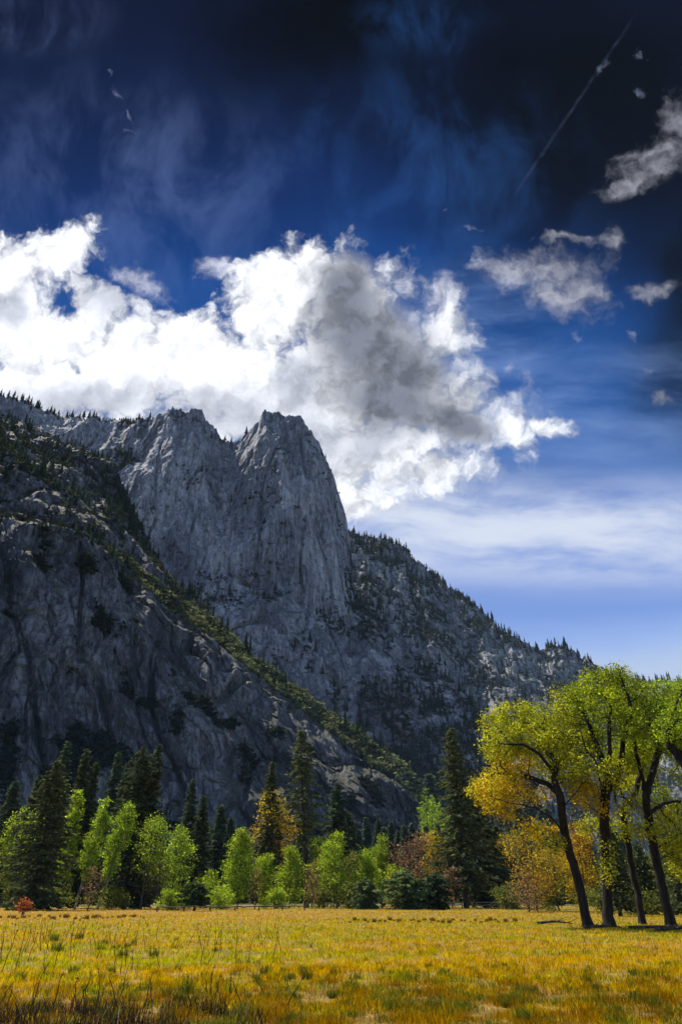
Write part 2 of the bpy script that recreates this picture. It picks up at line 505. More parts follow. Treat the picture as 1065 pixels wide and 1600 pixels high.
def mountain(name, label, px, rows, mat, amp=1.0, seed=0.0, rub=1.0, back=(0.09, 0.24)):
    """rows: list of (points along px, number of mesh rows up to the next line); the last is the crest."""
    parts = []
    for k in range(len(rows) - 1):
        parts.append(lathe_rows(rows[k][0], rows[k + 1][0], rows[k][1]))
    crest = rows[-1][0]
    hd = crest.copy(); hd[:, 2] = 0
    rr = np.linalg.norm(hd, axis=1, keepdims=True)
    hd /= rr
    n_front = sum(len(p) for p in parts)
    b1 = crest + hd * (rr * back[0]); b1[:, 2] = crest[:, 2] * 0.97 - 4
    b2 = crest + hd * (rr * back[1] * 1.6); b2[:, 2] = crest[:, 2] * 0.45
    b3 = crest + hd * (rr * (back[1] * 2.4)); b3[:, 2] = -3
    parts += [lathe_rows(crest, b1, 14), lathe_rows(b1, b2, 10), lathe_rows(b2, b3, 5), b3[None]]
    G = np.concatenate(parts, 0)
    nr, nc = G.shape[:2]
    P = G.reshape(-1, 3)
    h = P.copy(); h[:, 2] = 0
    h /= np.linalg.norm(h, axis=1, keepdims=True) + 1e-9
    side = np.stack([h[:, 1], -h[:, 0], 0 * h[:, 0]], -1)
    S = np.array([1, 1, 0.24])
    warp = 11 * np.stack([perlin(P / 90 + seed), perlin(P / 90 + seed + 31), perlin(P / 90 + seed + 57)], -1)
    Q = P + warp
    d = 26 * fbm(Q * (S + (0, 0, .1)) / 150 + seed, 2, ridge=True)
    d += 12 * fbm(Q * S / 46 + seed + 3, 2, ridge=True)
    d += 4.5 * rub * fbm(Q * S / 17 + seed + 9, 2, ridge=True)
    d += 4.2 * rub * fbm(Q * np.array([1, 1, 0.8]) / 9.0 + seed + 13, 3)
    # shelves running slantwise across the wall
    zz = P[:, 2] + 26 * perlin(Q / 110 + seed + 40) + 0.35 * (P * side).sum(1)
    st = (zz / 34.0) % 1.0
    d += 3.5 * (st - 0.5) * (perlin(Q / 60 + seed + 70) > -0.1)
    lat = 2.5 * perlin(Q / 30 + seed + 90) + 1.5 * perlin(Q / 9 + seed + 95)
    dz = 2 * perlin(Q / 28 + seed + 100) + rub * (2.6 * perlin(Q / 8 + seed + 110) + 1.5 * perlin(Q / 4 + seed + 120))
    # plates broken off at different depths, and chimneys cut down the wall
    sx = Q[:, 0] + 0.35 * Q[:, 1]
    for (cw, chh, am, sd) in ((34, 62, 6.0, 1), (13, 26, 2.6, 2), (6, 11, 1.3, 3)):
        cx_ = np.floor((sx + 0.25 * Q[:, 2]) / cw + 0.5 * perlin(Q / cw + seed)).astype(int)
        cz_ = np.floor((Q[:, 2] - 0.3 * sx) / chh + 0.5 * perlin(Q / cw + seed + 21) + 0.37 * cx_).astype(int)
        d += (0.25 + 0.75 * rub) * am * (_perm[(_perm[(cx_ + 37 * sd) & 255] + cz_) & 255] / 255.0 - 0.5) * 2
    for (cw, dep, sd) in ((70, 11.0, 5), (30, 6.0, 6), (14, 3.0, 7)):
        v_ = np.abs(perlin(np.stack([Q[:, 0] / cw, Q[:, 1] / cw, Q[:, 2] / (cw * 5.5)], -1) + seed + sd * 9))
        d -= dep * np.clip(1 - v_ / 0.075, 0, 1)
    d -= d[: n_front * nc].mean()
    low = np.clip((P[:, 2] - 0) / 45.0, 0, 1)
    row = np.repeat(np.arange(nr), nc)
    low = low * (1 - 0.35 * np.clip(1 - np.abs(row - n_front) / 28.0, 0, 1))
    P2 = P - h * (d * amp * low)[:, None] + side * (lat * amp * low)[:, None]
    P2[:, 2] += dz * amp * low + 1.6 * fbm(Q / 5.0 + seed + 140, 2) * np.clip(1 - np.abs(row - n_front) / 6.0, 0, 1)
    idx = np.arange(nr * nc).reshape(nr, nc)
    q = np.stack([idx[:-1, :-1], idx[:-1, 1:], idx[1:, 1:], idx[1:, :-1]], -1).reshape(-1, 4)
    o = mk(name, P2, quads=q, mat=mat, smooth=True)
    tag(o, label, 'mountain', kind='structure')
    return P2.reshape(nr, nc, 3), n_front


def floor_line(px, r, z=-1.5):
    p = at(px, np.full_like(px, 1402.0), np.interp(px, *zip(*r)))
    p[:, 2] = z
    return p


def cols(spans):
    return np.concatenate([np.linspace(a, b, k, endpoint=False) for a, b, k in spans] + [[spans[-1][1]]])


# near buttress with the slanting green ledge
pxA = cols([(-420, -40, 110), (-40, 700, 620), (700, 770, 40)])
A0 = floor_line(pxA, [(-420, 400), (0, 420), (400, 470), (690, 545), (770, 600)])
f1 = at(pxA, np.full_like(pxA, 1402.0), np.interp(pxA, [-420, 0, 400, 690, 770], [455, 478, 530, 590, 615]))
f1[:, 2] = np.interp(pxA, [-420, 500, 660, 700, 770], [45, 45, 28, 8, -1.2])
lo = [(-420, 740, 570), (0, 800, 575), (100, 832, 585), (150, 855, 592), (210, 930, 602), (280, 982, 612), (370, 1052, 622), (440, 1110, 628), (500, 1160, 632),
      (564, 1215, 635), (620, 1250, 636), (655, 1285, 634), (685, 1340, 628), (715, 1395, 622), (770, 1402, 620)]
le = [(-420, 660, 650), (0, 735, 655), (100, 782, 660), (165, 832, 662), (215, 890, 668), (280, 945, 672), (325, 968, 680), (380, 1017, 682), (450, 1072, 682), (532, 1128, 680),
      (581, 1170, 676), (617, 1188, 672), (637, 1210, 666), (655, 1236, 660), (670, 1262, 652), (685, 1296, 645), (715, 1388, 634), (770, 1401.5, 625)]
cr = [(-420, 520, 880), (-60, 612, 880), (0, 636, 870), (50, 668, 860), (100, 692, 850), (140, 708, 838), (185, 738, 822), (200, 768, 800), (220, 808, 780), (240, 852, 762), (270, 902, 742), (320, 948, 722),
      (350, 982, 708), (380, 1012, 696), (450, 1067, 694), (532, 1123, 692), (581, 1165, 688), (617, 1183, 684), (637, 1205, 678), (655, 1231, 672), (670, 1258, 664), (685, 1292, 656), (715, 1386, 640), (770, 1401, 628)]
def L(px, c):
    y, r = line_at(px, c)
    return at(px, y, r)
def Lc(px, c, k=1.0):
    """A crest line broken into small blocky steps."""
    y, r = line_at(px, c)
    q = np.stack([px / 11.0, 0 * px + 3.3, 0 * px], -1)
    st = np.round(perlin(q) * 3.2) * 2.2 + np.round(perlin(q * 2.7 + 5) * 2.2) * 1.3
    return at(px, y + st * k, r)
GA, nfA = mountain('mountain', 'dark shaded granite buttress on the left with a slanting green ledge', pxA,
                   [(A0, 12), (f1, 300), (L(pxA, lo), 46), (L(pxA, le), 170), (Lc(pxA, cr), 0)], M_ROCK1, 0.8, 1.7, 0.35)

# the tower and its wall
pxB = cols([(-420, -40, 90), (-40, 780, 680), (780, 920, 60)])
B0 = floor_line(pxB, [(-420, 840), (300, 800), (600, 800), (920, 860)])
B1 = at(pxB, np.full_like(pxB, 1402.0), np.interp(pxB, [-420, 300, 600, 920], [960, 900, 880, 900]))
B1[:, 2] = np.interp(pxB, [-420, 500, 700, 800, 920], [150, 120, 75, 45, -1])
bm = [(-420, 800, 1180), (200, 850, 1120), (300, 885, 1095), (380, 915, 1085), (435, 930, 1080), (500, 950, 1085), (545, 985, 1095), (575, 1010, 1080), (608, 1045, 1060), (683, 1110, 1030), (733, 1160, 1010), (760, 1200, 1000), (800, 1270, 960), (850, 1350, 930), (920, 1402, 915)]
bu = [(-420, 640, 1300), (0, 690, 1300), (100, 720, 1290), (150, 722, 1275), (185, 742, 1215), (220, 742, 1165), (270, 735, 1150), (310, 735, 1152), (335, 745, 1172), (360, 760, 1175), (385, 745, 1150), (435, 740, 1120), (480, 752, 1128), (512, 790, 1150),
      (533, 835, 1185), (545, 885, 1230), (552, 940, 1190), (575, 962, 1150), (608, 995, 1115), (683, 1066, 1075), (733, 1112, 1045), (760, 1150, 1025), (800, 1225, 985), (850, 1340, 945), (920, 1401.5, 920)]
bc = [(-420, 540, 1420), (0, 614, 1400), (50, 630, 1400), (100, 647, 1395), (150, 652, 1370), (190, 656, 1335), (207, 657, 1305), (228, 655, 1275), (248, 648, 1230), (264, 642, 1205), (285, 639, 1200), (300, 638, 1200), (316, 640, 1205), (321, 660, 1220), (338, 671, 1235), (343, 684, 1240), (360, 690, 1245),
      (374, 686, 1235), (388, 676, 1220), (400, 661, 1200), (414, 646, 1186), (428, 639, 1180), (450, 645, 1182), (470, 655, 1188), (485, 674, 1196), (497, 690, 1204), (510, 714, 1215), (522, 744, 1232), (533, 780, 1255), (541, 808, 1280), (547, 850, 1300),
      (553, 924, 1250), (575, 946, 1190), (608, 976, 1150), (683, 1046, 1100), (733, 1092, 1065), (760, 1130, 1040), (800, 1208, 1000), (850, 1335, 955), (920, 1401, 925)]
GB, nfB = mountain('mountain', 'tall grey granite tower with twin summits behind the dark buttress', pxB,
                   [(B0, 10), (B1, 150), (L(pxB, bm), 190), (L(pxB, bu), 110), (Lc(pxB, bc, 0.8), 0)], M_ROCK2, 0.75, 4.1, 0.4)

# the wooded ridge running down to the right
pxC = cols([(470, 1010, 460), (1010, 1100, 30)])
C0 = floor_line(pxC, [(470, 1200), (1100, 1300)])
cm_ = [(470, 960, 1560), (550, 970, 1580), (600, 985, 1590), (650, 1010, 1590), (700, 1040, 1590), (760, 1085, 1560), (800, 1110, 1540), (850, 1140, 1540), (930, 1190, 1560), (1000, 1270, 1560), (1100, 1400, 1560)]
cu = [(470, 870, 1720), (550, 880, 1730), (600, 900, 1730), (650, 930, 1725), (700, 965, 1720), (760, 1010, 1690), (800, 1040, 1660), (850, 1062, 1670), (930, 1100, 1680), (1000, 1190, 1660), (1100, 1395, 1640)]
cc = [(470, 815, 1850), (548, 832, 1850), (575, 835, 1850), (600, 845, 1845), (630, 858, 1830), (650, 873, 1820), (700, 914, 1810), (720, 928, 1805), (760, 962, 1790), (790, 988, 1760), (820, 1003, 1750), (840, 1014, 1760), (852, 1014, 1790), (864, 1010, 1800), (885, 1013, 1800), (910, 1024, 1800), (932, 1039, 1790), (955, 1070, 1780), (1000, 1160, 1760), (1100, 1390, 1700)]
GC, nfC = mountain('mountain', 'wooded rocky ridge sloping down to the right behind the tower', pxC,
                   [(C0, 60), (L(pxC, cm_), 120), (L(pxC, cu), 110), (Lc(pxC, cc), 0)], M_ROCK3, 0.9, 8.3, 0.55)

# the last low ridge down the valley
pxD = cols([(760, 1500, 240)])
D0 = floor_line(pxD, [(760, 2400), (1500, 2400)])
dd = [(760, 1030, 3200), (930, 1052, 3200), (1000, 1062, 3200), (1065, 1066, 3200), (1200, 1075, 3200), (1500, 1060, 3300)]
GD, nfD = mountain('mountain', 'far blue forested ridge low on the right horizon', pxD, [(D0, 90), (L(pxD, dd), 0)], M_ROCK3, 1.2, 12.9, 1.0, (0.05, 0.12))


# ---------------------------------------------------------------- trees on the mountains
def tiny_conifer(seed, tiers=7):
    """A small ragged spire, height 1, as triangles."""
    g = np.random.default_rng(seed)
    V, T = [], []
    for k in range(tiers):
        z0 = 0.06 + 0.86 * k / tiers
        rad = 0.21 * (1 - z0) ** 0.85 * g.uniform(0.8, 1.2)
        m = 8 if k < 4 else 6
        for j in range(m):
            a = 2 * math.pi * (j + g.uniform(-.3, .3)) / m
            rr = rad * g.uniform(0.55, 1.25)
            da = 0.42
            b = len(V)
            V += [(math.cos(a) * rr, math.sin(a) * rr, z0 - 0.045 * g.uniform(0, 1.4)),
                  (math.cos(a + da) * rr * .35, math.sin(a + da) * rr * .35, z0 + 0.05),
                  (0, 0, z0 + 0.20 * g.uniform(.8, 1.2)),
                  (math.cos(a - da) * rr * .35, math.sin(a - da) * rr * .35, z0 + 0.05)]
            T += [(b, b + 1, b + 2), (b, b + 2, b + 3)]
    b = len(V)
    V += [(0.012, 0, -0.05), (-0.006, 0.012, -0.05), (-0.006, -0.012, -0.05), (0, 0, 0.98)]
    T += [(b, b + 1, b + 3), (b + 1, b + 2, b + 3), (b + 2, b, b + 3)]
    return np.array(V), np.array(T)


def tiny_shrub(seed, k=12):
    g = np.random.default_rng(seed)
    c = g.normal(size=(k, 3)) * (0.42, 0.42, 0.26) + (0, 0, 0.35)
    V, Q = kites(c, 0.42, g)
    return V, np.concatenate([Q[:, :3], Q[:, [0, 2, 3]]])


def kites(c, size, g, up=0.0, aspect=0.55):
    """One small leaf-like quad per centre."""
    n = len(c)
    a = g.normal(size=(n, 3)); a /= np.linalg.norm(a, axis=1, keepdims=True)
    b = g.normal(size=(n, 3)); b[:, 2] *= (1 - up)
    b = np.cross(a, b); b /= np.linalg.norm(b, axis=1, keepdims=True) + 1e-9
    s = (np.asarray(size) * g.uniform(0.65, 1.3, n))[:, None]
    V = np.stack([c - a * s, c + b * s * aspect + a * s * 0.1, c + a * s, c - b * s * aspect + a * s * 0.1], 1).reshape(-1, 3)
    Q = np.arange(4 * n).reshape(-1, 4)
    return V, Q


def replicate(temps, pos, scale, colr, g, wide=1.0):
    VV, TT, CC = [], [], []
    off = 0
    pick = g.integers(0, len(temps), len(pos))
    for ti, (V, T) in enumerate(temps):
        sel = np.where(pick == ti)[0]
        if not len(sel): continue
        a = g.uniform(0, 2 * math.pi, len(sel))
        ca, sa = np.cos(a)[:, None], np.sin(a)[:, None]
        w = scale[sel] * wide * g.uniform(0.8, 1.25, len(sel))
        X = (V[None, :, 0] * ca - V[None, :, 1] * sa) * w[:, None] + pos[sel, 0:1]
        Yy = (V[None, :, 0] * sa + V[None, :, 1] * ca) * w[:, None] + pos[sel, 1:2]
        Z = V[None, :, 2] * scale[sel][:, None] + pos[sel, 2:3]
        VV.append(np.stack([X, Yy, Z], -1).reshape(-1, 3))
        TT.append((T[None] + (np.arange(len(sel)) * len(V))[:, None, None] + off).reshape(-1, 3))
        CC.append(np.repeat(colr[sel], len(V), 0))
        off += len(sel) * len(V)
    return np.concatenate(VV), np.concatenate(TT), np.concatenate(CC)


def surf_samples(G, nf, n, mask, g):
    """n points on the front of a mountain grid, weighted by area and mask(points, normal z, column fraction)."""
    A = G[:nf]
    e1 = A[:-1, 1:] - A[:-1, :-1]; e2 = A[1:, :-1] - A[:-1, :-1]
    cr_ = np.cross(e1, e2); ar = np.linalg.norm(cr_, axis=-1)
    nz = np.abs(cr_[..., 2]) / (ar + 1e-9)
    cen = (A[:-1, :-1] + A[1:, 1:]) / 2
    wgt = (ar * mask(cen.reshape(-1, 3), nz.ravel()).reshape(ar.shape)).ravel()
    wgt = np.clip(wgt, 0, None)
    wgt /= wgt.sum()
    k = g.choice(len(wgt), n, p=wgt)
    i, j = np.divmod(k, ar.shape[1])
    s, t_ = g.uniform(0, 1, (n, 1)), g.uniform(0, 1, (n, 1))
    return A[i, j] + e1[i, j] * s + e2[i, j] * t_, i, j


def needle_col(g, n, a=(0.018, 0.030, 0.014), b=(0.050, 0.065, 0.030)):
    t_ = g.uniform(0, 1, (n, 1))
    return np.array(a) * (1 - t_) + np.array(b) * t_


g = np.random.default_rng(21)
CON = [tiny_conifer(s) for s in range(6)]
SHR = [tiny_shrub(s) for s in range(6)]
sm = lambda x, a, b: np.clip((x - a) / (b - a), 0, 1)


def proj(P):
    """Photo pixel of points, used to say where on a wall the scrub grows."""
    d = P - (0, 0, EYE)
    cp, sp = math.cos(PITCH), math.sin(PITCH)
    f = d[:, 1] * cp + d[:, 2] * sp
    u = -d[:, 1] * sp + d[:, 2] * cp
    return CX + F * d[:, 0] / f, CY - F * u / f


forest_V, forest_T, forest_C, foff = [], [], [], 0
scrub_V, scrub_T, scrub_C, soff = [], [], [], 0


def add_forest(pos, h, col, wide=1.0):
    global foff
    V, T, Cc = replicate(CON, pos, h, col, g, wide)
    forest_V.append(V); forest_T.append(T + foff); forest_C.append(Cc); foff += len(V)


def add_scrub(pos, h, col, wide=1.3):
    global soff
    V, T, Cc = replicate(SHR, pos, h, col, g, wide)
    scrub_V.append(V); scrub_T.append(T + soff); scrub_C.append(Cc); soff += len(V)


# near buttress: upper wooded slope, ledge, dark clumps in the wall's cracks
def mask_upperA(P, nz):
    x, y = proj(P)
    yl = np.interp(x, [p[0] for p in le], [p[1] for p in le])
    yd = np.interp(x, [p[0] for p in lo], [p[1] for p in lo])
    lim = yl + 6 + (yd - yl) * sm(x, 235, 170)
    return (y < lim) * (0.15 + sm(fbm(P / 70 + 3, 3), -0.25, 0.35)) * (0.3 + nz)
p, i, j = surf_samples(GA, nfA, 1000, mask_upperA, g)
add_forest(p, g.uniform(7, 19, len(p)), needle_col(g, len(p)))
p, i, j = surf_samples(GA, nfA, 3200, mask_upperA, g)
add_scrub(p, g.uniform(1.5, 4.5, len(p)), needle_col(g, len(p), (0.024, 0.03, 0.018), (0.065, 0.072, 0.04)))


def mask_ledge(P, nz):
    x, y = proj(P)
    yu = np.interp(x, [q[0] for q in le], [q[1] for q in le])
    yd = np.interp(x, [q[0] for q in lo], [q[1] for q in lo])
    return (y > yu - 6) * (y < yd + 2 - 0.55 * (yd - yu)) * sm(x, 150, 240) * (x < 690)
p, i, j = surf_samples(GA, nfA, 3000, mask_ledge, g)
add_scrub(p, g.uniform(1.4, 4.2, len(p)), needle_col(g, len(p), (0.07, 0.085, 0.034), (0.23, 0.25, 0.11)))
p, i, j = surf_samples(GA, nfA, 70, mask_ledge, g)
add_forest(p, g.uniform(6, 11, len(p)), needle_col(g, len(p), (0.03, 0.04, 0.018), (0.08, 0.09, 0.04)))


def mask_wallA(P, nz):
    x, y = proj(P)
    yd = np.interp(x, [q[0] for q in lo], [q[1] for q in lo])
    cl = sm(fbm(P * (1, 1, 0.5) / 26 + 11, 3) + 0.35 * fbm(P / 110 + 61, 2), 0.34, 0.62)
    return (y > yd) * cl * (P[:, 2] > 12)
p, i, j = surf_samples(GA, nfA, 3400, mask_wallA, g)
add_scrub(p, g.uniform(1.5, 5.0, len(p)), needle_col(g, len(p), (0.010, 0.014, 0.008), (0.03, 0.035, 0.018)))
p, i, j = surf_samples(GA, nfA, 260, mask_wallA, g)
add_forest(p, g.uniform(6, 12, len(p)), needle_col(g, len(p), (0.010, 0.015, 0.008), (0.03, 0.036, 0.018)))


# tower: sparse on the faces, denser low down and on the left shoulder
def mask_B(P, nz):
    x, y = proj(P)
    cl = sm(fbm(P / 90 + 5, 4), 0.02, 0.45)
    lowm = sm(y, 800, 1000)
    left = (x < 235) * (y < 745) * 1.2
    base_ = sm(P[:, 2], 330, 120) * 2.0 * (x > 560)
    return cl * (0.10 + 0.5 * lowm + left) * (0.25 + 1.3 * nz) + base_ * sm(fbm(P / 60 + 15, 3), -0.4, 0.2)
p, i, j = surf_samples(GB, nfB, 2600, mask_B, g)
add_forest(p, g.uniform(8, 21, len(p)), needle_col(g, len(p), (0.022, 0.032, 0.020), (0.055, 0.066, 0.04)))
p, i, j = surf_samples(GB, nfB, 7000, mask_B, g)
add_scrub(p, g.uniform(2, 5.5, len(p)), needle_col(g, len(p), (0.03, 0.036, 0.022), (0.085, 0.09, 0.05)))


def mask_C(P, nz):
    x, y = proj(P)
    open_ = 1 - 0.9 * np.exp(-(((x - 800) / 50) ** 2 + ((y - 1075) / 55) ** 2))
    return sm(fbm(P / 120 + 25, 4), -0.22, 0.30) * open_ * (0.25 + nz) + 0.08
p, i, j = surf_samples(GC, nfC, 3600, mask_C, g)
add_forest(p, g.uniform(10, 25, len(p)), needle_col(g, len(p), (0.022, 0.032, 0.020), (0.06, 0.072, 0.04)))
p, i, j = surf_samples(GC, nfC, 3800, mask_C, g)
add_scrub(p, g.uniform(2.5, 7, len(p)), needle_col(g, len(p), (0.035, 0.042, 0.025), (0.095, 0.10, 0.055)))
p, i, j = surf_samples(GD, nfD, 2600, lambda P, nz: (P[:, 2] > 250) * 1.0, g)
add_forest(p, g.uniform(18, 34, len(p)), needle_col(g, len(p)), 1.4)

fo = mk('mountain_forest', np.concatenate(forest_V), tris=np.concatenate(forest_T), mat=M_NEEDLE, tint=np.concatenate(forest_C))
tag(fo, 'scattered dark conifers growing all over the rock slopes and walls', 'forest', kind='stuff')
so = mk('mountain_scrub', np.concatenate(scrub_V), tris=np.concatenate(scrub_T), mat=M_SCRUB, tint=np.concatenate(scrub_C))
tag(so, 'olive and dark scrub on ledges and in cracks of the cliffs', 'scrub', kind='stuff')

# single conifers that stand out on the skylines and on the near slope
tiny_meshes = []
for s in range(6):
    V, T = tiny_conifer(40 + s, 9)
    me_o = mk('mountain_conifer', V, tris=T, mat=M_NEEDLE, tint=needle_col(np.random.default_rng(s), 1, (0.02, 0.03, 0.016), (0.04, 0.052, 0.028)))
    tiny_meshes.append(me_o.data)
    bpy.data.objects.remove(me_o)


def single(P, h, label, group, wide=1.0):
    o = bpy.data.objects.new('mountain_conifer', tiny_meshes[int(g.integers(0, 6))])
    C.objects.link(o)
    o.location = P
    o.rotation_euler = (0, 0, g.uniform(0, 6.28))
    w = h * wide * g.uniform(0.8, 1.2)
    o.scale = (w, w, h)
    tag(o, label, 'conifer', group)


def on_crest(G, nf, px, px_list, dn=0):
    k = int(np.argmin(np.abs(px - px_list)))
    return Vector(G[nf - dn, k])


LBL = {
    'left': ('small dark conifer in the row along the top left skyline', 'conifers along the top left skyline'),
    'ridge': ('tiny conifer on the crest of the wooded ridge right of the tower', 'conifers on the crest of the right ridge'),
    'far': ('tiny bluish conifer on the far low ridge at the right edge', 'conifers on the far low ridge'),
    'slope': ('dark conifer clinging to the shaded slope above the green ledge', 'conifers on the slope above the green ledge'),
}
for k in range(78):
    px = g.choice([8, 30, 44, 70, 84, 118, 140, 166, 196]) + g.normal(0, 9)
    h = (7 + 20 * g.beta(1.6, 1.6)) * (1.0 if px < 150 else 0.7)
    single(on_crest(GB, nfB, px, pxB, int(g.integers(0, 9))), h, *LBL['left'])
for px, h, lb in ((235, 19, 'lone conifer left of the lower twin summit'), (240, 12, 'shorter conifer beside the lone one left of the lower summit'),
                  (276, 8, 'stunted conifer on top of the flat lower summit'), (352, 17, 'leftmost conifer in the notch between the two summits'), (361, 15, 'second conifer in the notch between the two summits'),
                  (373, 14, 'conifer in the notch just left of the tallest one'), (384, 27, 'tallest slim conifer at the foot of the main summit, right of the notch'), (400, 10, 'small conifer partway up the left shoulder of the main summit')):
    single(on_crest(GB, nfB, px, pxB, 2), h, lb, 'conifers near the twin summits')
for k in range(125):
    px = min(935, max(549, g.choice([556, 575, 592, 604, 618, 640, 668, 690, 715, 735, 770, 800, 838, 862, 880, 905]) + g.normal(0, 9)))
    h = 8 + 21 * g.beta(1.4, 2.0)
    single(on_crest(GC, nfC, px, pxC, int(g.integers(0, 10))), h, *LBL['ridge'])
for k in range(34):
    single(on_crest(GD, nfD, g.uniform(935, 1075), pxD, int(g.integers(0, 3))), g.uniform(26, 44), *LBL['far'])
p, i, j = surf_samples(GA, nfA, 50, mask_upperA, g)
for q in p:
    single(Vector(q), g.uniform(15, 26), *LBL['slope'])

# ---------------------------------------------------------------- meadow floor
def build_ground():
    m, n, out = new_mat('meadow_soil')
    pos = n.node('ShaderNodeNewGeometry').outputs['Position']
    a = n.noise(n.mapping(pos, scale=(0.35, 0.8, 1)), 1.0, 6, 0.6)
    b_ = n.noise(pos, 4.0, 8, 0.65)
    col = n.ramp(n.m('ADD', n.m('MULTIPLY', a, 0.6), n.m('MULTIPLY', b_, 0.4)), [
        (0.36, (0.06, 0.045, 0.008)), (0.46, (0.13, 0.09, 0.010)), (0.54, (0.21, 0.125, 0.012)), (0.64, (0.27, 0.165, 0.022))])
    r = n.vm('LENGTH', n.vm('MULTIPLY', pos, (1, 1, 0)))
    col = n.mix(n.smooth(r, 165, 230), col, (0.045, 0.05, 0.018))
    b = n.node('ShaderNodeBsdfPrincipled')
    n._in(b.inputs['Base Color'], col)
    b.inputs['Roughness'].default_value = 0.95
    bp = n.node('ShaderNodeBump'); bp.inputs['Strength'].default_value = 0.7; bp.inputs['Distance'].default_value = 0.15
    n._in(bp.inputs['Height'], b_)
    n._in(b.inputs['Normal'], bp.outputs[0])
    m.node_tree.links.new(b.outputs[0], out.inputs[0])
    rad = np.concatenate([[0.0], np.geomspace(1.0, 300, 170), np.geomspace(330, 4600, 26)])
    na = 260
    th = np.linspace(0, 2 * math.pi, na, endpoint=False)
    X = rad[:, None] * np.sin(th)[None]; Yy = rad[:, None] * np.cos(th)[None]
    Z = gz(X.ravel(), Yy.ravel()).reshape(X.shape)
    V = np.stack([X, Yy, Z], -1).reshape(-1, 3)
    idx = np.arange(len(rad) * na).reshape(len(rad), na)
    nx = np.roll(idx, -1, 1)
    q = np.stack([idx[1:-1], idx[2:], nx[2:], nx[1:-1]], -1).reshape(-1, 4)
    tr = np.stack([np.full(na, idx[0, 0]), idx[1], nx[1]], -1)
    o = mk('ground', V, quads=q, tris=tr, mat=m, smooth=True)
    tag(o, 'flat meadow floor of dry soil and thatch', 'ground', kind='structure')


build_ground()

# grass -----------------------------------------------------------
GOLD = np.array([(0.47, 0.30, 0.006), (0.50, 0.34, 0.008), (0.44, 0.24, 0.008)])
STRAW = np.array([(0.48, 0.28, 0.035), (0.54, 0.34, 0.06), (0.46, 0.25, 0.02)])
GREEN = np.array([(0.24, 0.26, 0.010), (0.33, 0.32, 0.012), (0.42, 0.36, 0.014)])
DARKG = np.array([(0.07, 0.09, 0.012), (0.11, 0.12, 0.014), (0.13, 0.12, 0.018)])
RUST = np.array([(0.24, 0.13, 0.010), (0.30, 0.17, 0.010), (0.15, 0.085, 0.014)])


def blade_mesh(x, y, z, h, w, col, g, lean=0.35):
    n = len(x)
    a = g.uniform(0, 2 * math.pi, n)
    tw = g.uniform(0, 2 * math.pi, n)
    l = h * np.abs(g.normal(0, lean, n))
    dx, dy = np.cos(a) * l, np.sin(a) * l
    wx, wy = np.cos(tw) * w / 2, np.sin(tw) * w / 2
    b = np.stack([x, y, z], -1)
    V = np.stack([b - np.stack([wx, wy, 0 * w], -1), b + np.stack([wx, wy, 0 * w], -1),
                  b + np.stack([dx * .35 + wx * .8, dy * .35 + wy * .8, h * .6], -1), b + np.stack([dx * .35 - wx * .8, dy * .35 - wy * .8, h * .6], -1),
                  b + np.stack([dx, dy, h], -1)], 1).reshape(-1, 3)
    k = np.arange(n)[:, None] * 5
    return V, k + np.array([[0, 1, 2, 3]]), k + np.array([[3, 2, 4]]), np.repeat(col, 5, 0)


